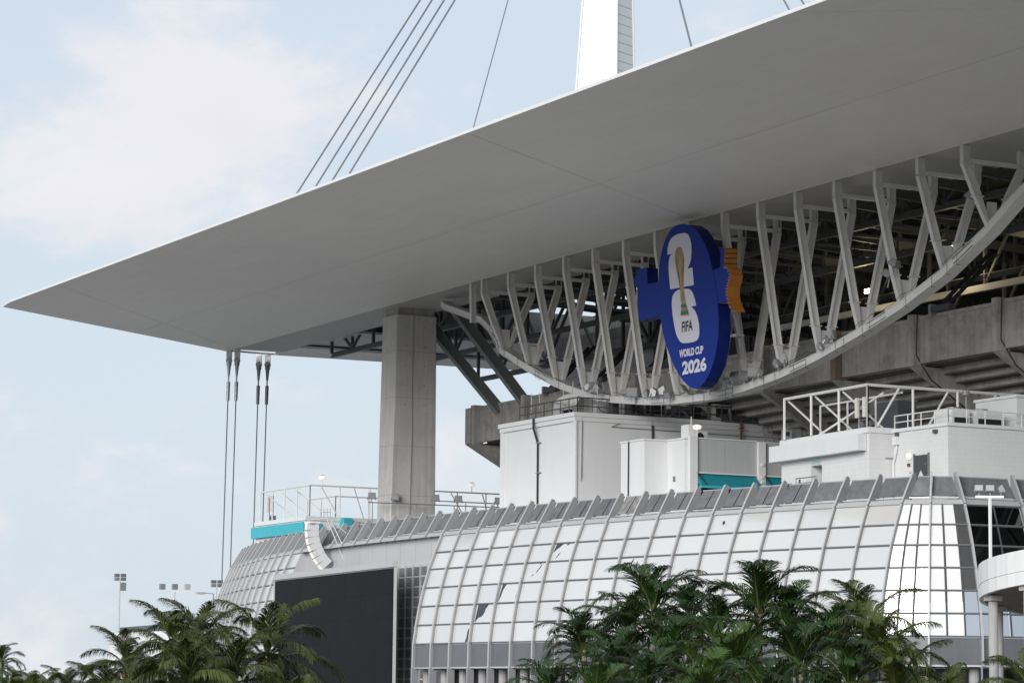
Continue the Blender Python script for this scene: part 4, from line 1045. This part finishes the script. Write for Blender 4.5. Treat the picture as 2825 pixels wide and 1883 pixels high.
# dark concourse behind
MB().box((-255.2,170,18.4),(-190,171,31.5)).build('service_wall', 'white_wall', pr)

def text_mesh(name, s, parent, m, x0, x1, z0, z1, y, bold=.0, depth=.03):
    cu = bpy.data.curves.new(name, 'FONT'); cu.body = s; cu.size = 1; cu.offset = bold; cu.resolution_u = 3
    to = bpy.data.objects.new(name, cu); COL.objects.link(to)
    dg = bpy.context.evaluated_depsgraph_get(); dg.update()
    me = bpy.data.meshes.new_from_object(to.evaluated_get(dg))
    COL.objects.unlink(to); bpy.data.objects.remove(to)
    xs = [v.co.x for v in me.vertices]; ys = [v.co.y for v in me.vertices]
    ax, bx, ay, by = min(xs), max(xs), min(ys), max(ys)
    base = WLOC[parent]
    for v in me.vertices:
        v.co = V((x0 + (v.co.x-ax)/(bx-ax)*(x1-x0), y, z0 + (v.co.y-ay)/(by-ay)*(z1-z0))) - base
    me.materials.clear(); me.materials.append(M[m])
    o = bpy.data.objects.new(name, me); COL.objects.link(o); o.parent = parent; WLOC[o] = base
    return o
text_mesh('lettering', 'WOMEN', ba, 'pale_print', -215.3, -213.7, 22.88, 23.32, 143.45, .0)

# ------------------------------------------------------------------ the big blue sign
sg = thing('tournament_sign', (-232, 141.4, 31), 'huge blue oval sign with 26, gold trophy and FIFA World Cup 2026 lettering', 'sign')
Y0, Y1 = 140.8, 142.15
ov = [(-232.93,46.85),(-233.9,46.9),(-234.8,46.78),(-235.49,46.4),(-236.1,45.85),(-236.62,45.1),(-237.0,44.3),(-237.25,43.3),(-237.36,42.3),(-237.38,41.2),(-237.3,40.0),(-237.05,38.5),(-236.6,37.0),(-236.0,35.75),(-235.3,34.6),(-234.5,33.55),(-233.6,32.6),(-232.6,31.8),(-231.6,31.2),(-230.6,30.95),(-229.7,31.05),(-228.8,31.5),(-228.0,32.2),(-227.35,33.1),(-226.85,34.2),(-226.55,35.4),(-226.45,36.6),(-226.52,37.8),(-226.75,39.2),(-227.1,40.5),(-227.6,42.0),(-228.2,43.3),(-228.9,44.4),(-229.7,45.3),(-230.6,46.05),(-231.7,46.6)]
MB().prism_y(ov, Y0, Y1, 0, 1).build('oval_board', ['blue_wrap','blue_side'], sg)
lw = [(-241.73,43.65),(-239.6,43.54),(-239.5,41.95),(-237.27,41.88),(-236.48,40.33),(-236.73,38.51),(-237.51,38.64),(-241.17,38.45),(-241.5,41.75),(-241.96,42.28),(-242.02,43.04),(-241.69,43.04)]
MB().prism_y(lw, Y0+.03, Y1-.1, 0, 1).build('left_wing', ['blue_wrap','blue_side'], sg)
rw = [(-228.17,41.69),(-226.27,41.88),(-226.22,43.63),(-225.49,43.56),(-225.59,41.78),(-224.96,41.57),(-224.57,40.91),(-224.77,40.36),(-225.1,39.88),(-225.17,39.24),(-224.88,38.43),(-224.14,37.51),(-224.4,37.53),(-225.0,38.42),(-227.18,38.55)]
rwo = MB().prism_y(rw, Y0+.03, Y1+.12, 0, 1).build('right_wing', ['blue_wrap','orange_side'], sg, label='blue guitar-shaped wing with orange edge')
for k, (xa, za, xb, zb_) in enumerate(((-226.22,43.6,-225.5,43.5),(-226.2,43.2,-225.52,43.05),(-226.22,42.8,-225.54,42.6),(-226.24,42.4,-225.57,42.1))):
    MB().tube((xb+.03,Y0+.05,zb_),(xb+.03,Y1+.1,zb_+.12),.035,5).build('lacing', 'black', rwo)
for k in range(16):
    f = k/15; pts_ = rw[4:12]; j = min(int(f*7), 6); p0, p1 = pts_[j], pts_[j+1]; s = f*7-j
    xx, zz_ = p0[0]+(p1[0]-p0[0])*s, p0[1]+(p1[1]-p0[1])*s
    MB().tube((xx-.12,Y0-.0,zz_),(xx+.03,Y0+.12,zz_),.03,4).build('lacing', 'print_white', rwo)
two = [(-235.68,44.28),(-235.64,44.92),(-235.36,45.45),(-234.9,45.8),(-234.3,45.95),(-233.69,46.0),(-232.55,45.95),(-231.95,45.75),(-231.55,45.3),(-231.32,44.7),(-231.26,44.07),(-231.35,43.29),(-231.65,42.8),(-232.03,42.47),(-231.1,42.45),(-230.84,40.75),(-235.15,40.88),(-235.33,42.07),(-235.47,42.89),(-235.42,43.55),(-235.27,44.0),(-234.91,44.26)]
six = [(-232.52,40.6),(-231.8,40.52),(-231.3,40.3),(-231.01,40.0),(-230.64,39.37),(-230.43,38.76),(-231.31,38.79),(-230.63,38.32),(-230.2,37.7),(-229.9,36.93),(-229.83,36.13),(-229.95,35.7),(-230.3,35.45),(-230.9,35.38),(-231.62,35.38),(-232.75,35.46),(-233.2,35.6),(-233.6,35.95),(-234.02,36.46),(-234.41,37.43),(-234.72,38.53),(-234.86,39.47),(-234.73,40.12),(-234.4,40.45),(-233.9,40.6),(-233.41,40.65)]
MB().prism_y(two, Y0-.03, Y0-.005).build('digit_two', 'print_white', sg)
MB().prism_y(six, Y0-.03, Y0-.005).build('digit_six', 'print_white', sg)
tro = [(-233.74,44.77),(-233.3,44.72),(-233.0,44.5),(-232.72,44.0),(-232.56,43.45),(-232.61,42.52),(-232.65,41.73),(-232.6,40.66),(-232.47,39.99),(-232.26,39.3),(-231.63,37.97),(-233.14,38.08),(-233.02,39.26),(-233.2,39.68),(-233.23,40.48),(-233.46,41.3),(-233.8,42.14),(-234.06,42.84),(-234.24,43.53),(-234.19,44.19),(-234.0,44.6)]
tp = MB().prism_y(tro, Y0-.06, Y0-.034).build('trophy_print', 'gold_print', sg)
for a_, b_, w_, m_ in (((-233.95,43.3),(-233.05,40.2),.16,'gold_dark'),((-233.5,44.3),(-233.1,42.2),.14,'gold_light'),((-232.75,43.6),(-232.75,41.2),.09,'gold_dark'),((-233.35,42.4),(-232.95,39.6),.10,'gold_light')):
    dx_, dz_ = b_[0]-a_[0], b_[1]-a_[1]
    pl_ = [(a_[0]+dx_*t_+math.sin(t_*5)*.06+q_*w_*.5*math.sin(math.pi*min(max(t_,.05),.95)), a_[1]+dz_*t_) for q_, ts_ in ((-1,[k/8 for k in range(9)]),(1,[1-k/8 for k in range(9)])) for t_ in ts_]
    MB().prism_y(pl_, Y0-.075, Y0-.061).build('relief_line', m_, tp)
MB().prism_y([(-233.07,39.17),(-232.16,39.13),(-232.01,38.81),(-233.1,38.87)], Y0-.08, Y0-.062).build('green_band', 'green_print', tp)
MB().prism_y([(-233.12,38.5),(-231.81,38.46),(-231.68,38.13),(-233.14,38.19)], Y0-.08, Y0-.062).build('green_band', 'green_print', tp)
text_mesh('lettering', 'FIFA', sg, 'print_black', -232.98, -231.0, 36.48, 37.5, Y0-.04, .03)
text_mesh('lettering', 'WORLD CUP', sg, 'print_white', -233.45, -229.13, 34.12, 34.88, Y0-.02, .05)
text_mesh('lettering', '2026', sg, 'print_white', -232.92, -228.55, 32.44, 33.76, Y0-.02, .045)
for x in (-236,-232,-228.5): MB().beam((x,Y1,41),(x,143.6,41),.2,.2).build('bracket', 'galv', sg)
MB().beam((-225.6,Y1-.2,37.6),(-225.3,Y1+.4,34.5),.3,.2).build('bracket', 'galv', sg)
MB().box((-225.9,141.7,35.35),(-224.9,142.6,35.6)).build('bracket', 'galv', sg)

# ------------------------------------------------------------------ spiral ramp at the right with its lamp post
rc = V((-156.3,132.5,0)); RR = 12.0
rm = thing('spiral_ramp', rc, 'white curved ramp deck on round columns at the right edge', 'ramp')
lim = math.atan2(-.885, -.466)        # direction to the left limb seen from the camera
near = lim + math.radians(90) if (V((math.cos(lim+1.57), math.sin(lim+1.57), 0)).dot(V((.885,-.466,0))) > 0) else lim - math.radians(90)
sg_ = 1 if near > lim else -1
def rz(a): return 9.25 + 1.05 * sg_*(a - lim) * 1.0
segs = 30
A0, A1 = lim - sg_*math.radians(95), lim + sg_*math.radians(115)
fascia_b, fascia_t, deckm, under = MB(), MB(), MB(), MB()
def rp_(a, r, z): return (rc.x + math.cos(a)*r, rc.y + math.sin(a)*r, z)
for k in range(segs):
    a, b = A0 + (A1-A0)*k/segs, A0 + (A1-A0)*(k+1)/segs
    za, zb_ = rz(a), rz(b)
    fascia_b.hexa([rp_(a,RR,za),rp_(b,RR,zb_),rp_(b,RR-.3,zb_),rp_(a,RR-.3,za)],[rp_(a,RR,za+.88),rp_(b,RR,zb_+.88),rp_(b,RR-.3,zb_+.88),rp_(a,RR-.3,za+.88)])
    fascia_t.hexa([rp_(a,RR+.03,za+.9),rp_(b,RR+.03,zb_+.9),rp_(b,RR-.2,zb_+.9),rp_(a,RR-.2,za+.9)],[rp_(a,RR+.03,za+2.3),rp_(b,RR+.03,zb_+2.3),rp_(b,RR-.2,zb_+2.3),rp_(a,RR-.2,za+2.3)])
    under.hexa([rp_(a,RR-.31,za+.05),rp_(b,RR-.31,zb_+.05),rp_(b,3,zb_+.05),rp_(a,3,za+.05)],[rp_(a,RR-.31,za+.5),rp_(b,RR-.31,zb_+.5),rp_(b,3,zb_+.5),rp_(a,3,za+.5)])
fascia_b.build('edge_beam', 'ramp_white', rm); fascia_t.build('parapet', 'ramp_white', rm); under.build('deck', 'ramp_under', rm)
for da in (-90,-60,-28,2,30,62,94):
    a = lim + sg_*math.radians(da)
    p = rp_(a, RR-.75, 0); c_ = MB().tube(p, (p[0],p[1],rz(a)+.03), .33, 16).build('column', 'column_grey', rm, smooth=True)
    MB().box((p[0]-.45,p[1]-.45,rz(a)-.35),(p[0]+.45,p[1]+.45,rz(a)+.02)).build('column_head', 'column_grey', c_)
lp = thing('lamp_post', (-161.63,122.45,12.0), 'white T-shaped lamp post with three floodlights on the ramp', 'lamp post')
MB().beam((-161.6,122.5,11.6),(-161.6,122.5,16.1),.16,.16).build('pole', 'white_rail', lp)
MB().beam(V((-161.6,122.5,16.1))-rtv*1.0, V((-161.6,122.5,16.1))+rtv*.95,.14,.16).build('cross_arm', 'white_rail', lp)
for k, s in enumerate((-.75,.02,.78)):
    p_ = V((-161.6,122.5,16.15)) + rtv*s
    fl_ = flood(p_.x, p_.y, p_.z, (.6,-.5,.5) if k != 2 else (.3,.7,.4), ['left of the three floodlights on the T lamp post','middle of the three floodlights on the T lamp post','right of the three floodlights on the T lamp post'][k], s=.62, group='floodlights on the T lamp post', h0=.5)

# ------------------------------------------------------------------ far left: end of another ramp and lamp posts
fb = thing('far_ramp_building', (-392,155,0), 'far white rounded ramp building with dark roof edge behind palms', 'building')
pc = [(-393.5 + 9*math.cos(a), 150.6 + 7*math.sin(a)) for a in [math.radians(90+ 180*k/16) for k in range(17)]]
polyb = pc + [(-372,143.6),(-372,157.6)]
MB().prism(polyb, 0, 10.4).build('wall', 'ramp_white', fb)
MB().prism([(x-.15*(x<-393),y) for x, y in polyb], 10.42, 10.9).build('parapet', 'white_wall', fb)
MB().prism([(-400,146.8),(-376,144.5),(-376,154),(-398,154)], 10.91, 11.9).build('roof', 'dark_grey', fb)
def tall_light(x, y, h, label, kind):
    t = thing('light_pole', (x,y,0), label, 'lamp post', 'far light poles')
    MB().tube((x,y,0),(x,y,h),.15,8,r2=.1).build('pole', 'tray', t)
    if kind == 'bar':
        MB().beam(V((x,y,h))-rtv*2.3, V((x,y,h))+rtv*2.3,.16,.14).build('cross_arm', 'galv', t)
        for k in (-1,0,1):
            c = V((x,y,h+.75)) + rtv*1.85*k
            MB().box((c.x-.3,c.y-.4,c.z-.42),(c.x+.3,c.y+.4,c.z+.42)).build('lamp_head', 'galv' if k < 1 else 'tray', t)
    else:
        for k in range(4):
            c = V((x,y,h+.3+.55*(k//2))) + rtv*(.5 if k % 2 else -.45)
            MB().box((c.x-.3,c.y-.34,c.z-.24),(c.x+.3,c.y+.34,c.z+.24)).build('lamp_head', 'zinc_dark' if k else 'galv', t)
        if kind == 'tall':
            MB().box((x-.3,y+.1,h-1.4),(x+.3,y+.9,h-.2)).build('lamp_head', 'galv', t)
tall_light(-407.3, 149.3, 18.9, 'leftmost far light pole with clustered lamp heads', 'tall')
tall_light(-403.5, 156.5, 17.4, 'middle far light pole with three lamps on a crossbar', 'bar')
tall_light(-400.7, 162.0, 18.1, 'far light pole beside the tie cables with one cluster', 'cluster')
t = thing('street_lamp', (-401.5,160.3,0), 'thin street lamp with flat white head beside far light pole', 'street lamp')
MB().tube((-400.9,161.6,0),(-400.9,161.6,17.2),.1,6).build('pole', 'galv', t)
MB().tube((-400.9,161.6,17.2),(-401.6,160.0,17.3),.08,6).build('arm', 'galv', t)
MB().box((-402.2,159.2,17.1),(-401.2,160.5,17.4)).build('head', 'tray', t)

# ------------------------------------------------------------------ palms
def frond_mesh(name, length, elev, droop, leaf_len, nleaf, hang, seed, leafmat, spread=1.0):
    r = random.Random(seed); mb = MB(); lv_ = .18 if leafmat == 'leaf_coconut' else .55
    pts = []; p = V((0,0,0)); e = elev; n = 16
    for k in range(n+1):
        pts.append(p.copy()); s = length/n
        p = p + V((math.cos(e),0,math.sin(e)))*s
        e -= droop*(.35 + 1.3*k/n)/n
    side_bend = r.uniform(-.12,.12)
    pts = [V((q.x, side_bend*q.x*q.x/length, q.z)) for q in pts]
    # rachis
    for k in range(n):
        f0, f1 = k/n, (k+1)/n
        mb.tube(pts[k], pts[k+1], .045*(1-f0)+.008, 4, r2=.045*(1-f1)+.008, mi=1, caps=False)
    coco = leafmat == 'leaf_coconut'
    for k in range(nleaf):
        f = .14 + .86*(k+.5)/nleaf
        i = min(int(f*n), n-1); q = pts[i].lerp(pts[i+1], f*n-i); tan = (pts[i+1]-pts[i]).normalized()
        up = tan.cross(V((0,1,0))).normalized()
        up = up if up.dot(V((-math.sin(elev),0,math.cos(elev)))) > 0 else -up
        level = max(0, 1 - abs(tan.z))**.7
        L_ = leaf_len*min(1, .45 + 1.6*f)*(1 if f < .7 else 1 - .95*(f-.7)/.3*.62)*r.uniform(.9,1.08)
        for sd in (-1,1):
            ang = math.radians(r.uniform(40,50) - 16*f)
            lift = (.35 if not coco else .22)*(1-f*.7) + r.uniform(-1,1)*(.10 if coco else .24)
            d = (tan*math.cos(ang) + (V((0,sd,0)) + up*lift).normalized()*math.sin(ang)).normalized()
            w = (.026 if coco else .030)*r.uniform(.8,1.2)
            g_ = hang*(.25 + .95*level)*r.uniform(.8,1.2)
            a = q; wd = d.cross(V((0,0,1)).lerp(up, .5)).normalized()
            wd = (wd + up*r.uniform(-.35,.35)).normalized()
            b = a + d*L_*.42
            d2 = (d + V((0,0,-g_*.7))).normalized(); c = b + d2*L_*.33
            d3 = (d2 + V((0,0,-g_*1.0))).normalized(); e_ = c + d3*L_*.27
            k0 = len(mb.v)
            mb.v += [a-wd*w*.4, a+wd*w*.4, b-wd*w, b+wd*w, c-wd*w*.72, c+wd*w*.72, e_]
            mb.f += [[k0,k0+1,k0+3,k0+2],[k0+2,k0+3,k0+5,k0+4],[k0+4,k0+5,k0+6]]; mb.m += [0,0,0]
    me = bpy.data.meshes.new(name); me.from_pydata(mb.v, [], mb.f)
    me.materials.append(M[leafmat]); me.materials.append(M['rachis']); me.polygons.foreach_set('material_index', mb.m); me.update()
    return me
FR = {}
def fronds(kind):
    if kind in FR: return FR[kind]
    res = []
    spec = {'royal': ('leaf',1.05,50,.75,2.2), 'royal_light': ('leaf_light',1.0,48,.6,2.0), 'coconut': ('leaf_coconut',1.05,62,1.15,1.75), 'young': ('leaf_light',.75,46,.25,1.1)}[kind]
    lm, ll, nl, hang, dr_ = spec
    for j, el in enumerate((82,70,58,46,34,20,6,-12)):
        for v in range(2):
            res.append((el, frond_mesh('frond', 3.6*(1 - .12*(j == 0)) , math.radians(el), dr_*(0.55 + .62*(1-abs(el)/95)), ll, nl, hang, 100*j+v*7+len(kind), lm)))
    FR[kind] = res
    return res
rtp = V((.466,.885,0)); fwp = V((-.885,.466,0))
def palm(u, v, d, size, kind, label, n=18, group='palms before the facade', lean=0.0):
    """u, v: picture column and row of the crown (2352 wide); d: distance in metres"""
    x_ = u*1.2011 - 1412.5; y_ = 941.5 - v*1.2011
    ry = _fw*F_PX + _rt*x_ + _up*y_
    k = d / ry.dot(_fh)
    c = CAM + ry*k
    base = V((c.x, c.y, 0)) + rtp*lean
    t = thing('palm_tree', base, label, 'palm tree', group); size *= (1.06 if group.startswith('coconut') else 1.1)
    mb = MB(); nseg = 8; r0, r1 = .2, .12
    for s in range(nseg):
        f0, f1 = s/nseg, (s+1)/nseg
        a = base.lerp(c, f0); b = base.lerp(c, f1)
        mb.tube(a, b, r0+(r1-r0)*f0+.015, 9, r2=r0+(r1-r0)*f1, caps=(s in (0,nseg-1)))
    mb.build('trunk', 'trunk', t)
    MB().tube(c-V((0,0,.9)), c+V((0,0,.1)), .17, 9, r2=.09).build('crown_shaft', 'sheath' if kind == 'coconut' else 'rachis', t)
    fs_ = fronds(kind); r = random.Random(int(u*7+v*13))
    for j in range(n):
        f = j/(n-1)
        want = (88 - 76*f**.85 if kind != 'coconut' else 84 - 96*f**.9) + r.uniform(-8,8)
        el, me = min(fs_, key=lambda e: abs(e[0]-want) + r.uniform(0,9))
        o = bpy.data.objects.new('frond', me); COL.objects.link(o); o.parent = t
        o.location = c - base + V((0,0,-.35*f))
        sc = size/3.6*r.uniform(.88,1.08)*(.8 if f < .06 else 1)
        o.scale = (sc,sc*r.uniform(.9,1.1),sc)
        o.rotation_euler = (r.uniform(-.25,.25), r.uniform(-.08,.08), j*2.39996 + r.uniform(-.3,.3))
    return t
RP = [
 (1342,1492,158,3.3,'royal','leftmost dark palm of the right cluster, before the white panes'),
 (1262,1590,150,2.6,'royal','low palm at the left foot of the right cluster, beside the grey columns'),
 (1440,1450,162,3.4,'royal','palm with a drooping crown, second of the upper right cluster'),
 (1500,1405,160,3.9,'royal','tall bushy palm below the blue sign, third of the upper right cluster'),
 (1585,1420,166,3.2,'royal','palm with an upright fan, fourth of the upper right cluster'),
 (1425,1545,148,3.5,'royal','shaded palm low under the drooping crown'),
 (1545,1530,146,3.6,'royal','shaded palm low beneath the tall bushy palm'),
 (1640,1475,156,3.4,'royal','palm in the gap between the two tall bushy palms'),
 (1745,1410,158,4.1,'royal','tallest bright green palm in the middle of the right cluster'),
 (1815,1440,160,3.4,'royal','palm with spiky upright fronds right of the tallest palm'),
 (1690,1545,144,3.5,'royal_light','brighter green palm low in the middle of the cluster'),
 (1840,1540,146,3.5,'royal','shaded palm low below the spiky palm'),
 (1910,1480,156,3.3,'royal','palm left of the two upright plumes'),
 (1988,1440,160,3.7,'coconut','palm with two tall upright plumes before the mirror glass'),
 (2030,1500,150,3.5,'coconut','palm at the right end of the cluster before the mirror glass'),
 (2060,1590,140,3.5,'coconut','low palm arching right in front of the grey band'),
 (1950,1575,140,3.3,'royal','low palm under the upright plumes'),
 (1620,1600,135,3.2,'royal_light','light green palm crown at the bottom edge below the sign'),
 (1370,1620,132,2.8,'royal_light','blurred light green fronds at the bottom edge, left in cluster'),
 (1760,1610,134,3.0,'royal','dark palm crown at the bottom edge under the tallest palm'),
 (2170,1640,140,3.0,'coconut','low palm crown at the bottom edge left of the ramp columns'),
 (2365,1575,128,2.6,'coconut','palm fronds in the lower right corner below the ramp'),
 (1485,1600,138,3.2,'royal','dark palm crown at the bottom edge below the tall bushy palm'),
]
for u, v, d, s, k, lab in RP: palm(u, v, d, s, k, lab, n=17 if k != 'young' else 14)
LP_ = [
 (614,1505,150,4.3,'coconut','large coconut palm before the black screen'),
 (460,1470,170,3.6,'coconut','coconut palm in front of the far left facade corner'),
 (395,1480,168,3.6,'coconut','coconut palm below the middle light pole'),
 (288,1520,166,2.8,'coconut','coconut palm in front of the far ramp building'),
 (530,1560,146,3.8,'coconut','low coconut palm left of the large one'),
 (430,1570,144,3.8,'coconut','low coconut palm with long arching fronds at the bottom edge'),
 (340,1590,150,3.0,'coconut','low coconut palm under the far ramp building'),
 (235,1600,150,2.6,'coconut','low coconut palm crown at the bottom left'),
 (300,1600,142,2.9,'coconut','coconut palm crown at the bottom edge below the leftmost light pole'),
 (185,1625,146,2.4,'coconut','yellowish palm crown at the bottom edge right of the small palm'),
 (480,1545,152,3.4,'coconut','coconut palm between the large one and the middle light pole'),
 (150,1585,160,2.0,'coconut','small palm standing against the sky at the lower left'),
 (2,1520,165,1.7,'royal','palm crown cut by the left picture edge'),
 (60,1605,140,2.3,'coconut','palm fronds in the bottom left corner'),
 (20,1600,150,2.2,'royal_light','pale palm fronds at the very bottom left'),
 (108,1610,144,2.3,'coconut','palm crown left of the small palm at the lower left'),
 (690,1640,140,3.0,'coconut','low coconut palm before the screen at the bottom edge'),
]
for u, v, d, s, k, lab in LP_: palm(u, v, d, s, k, lab, n=18, group='coconut palms at the left')
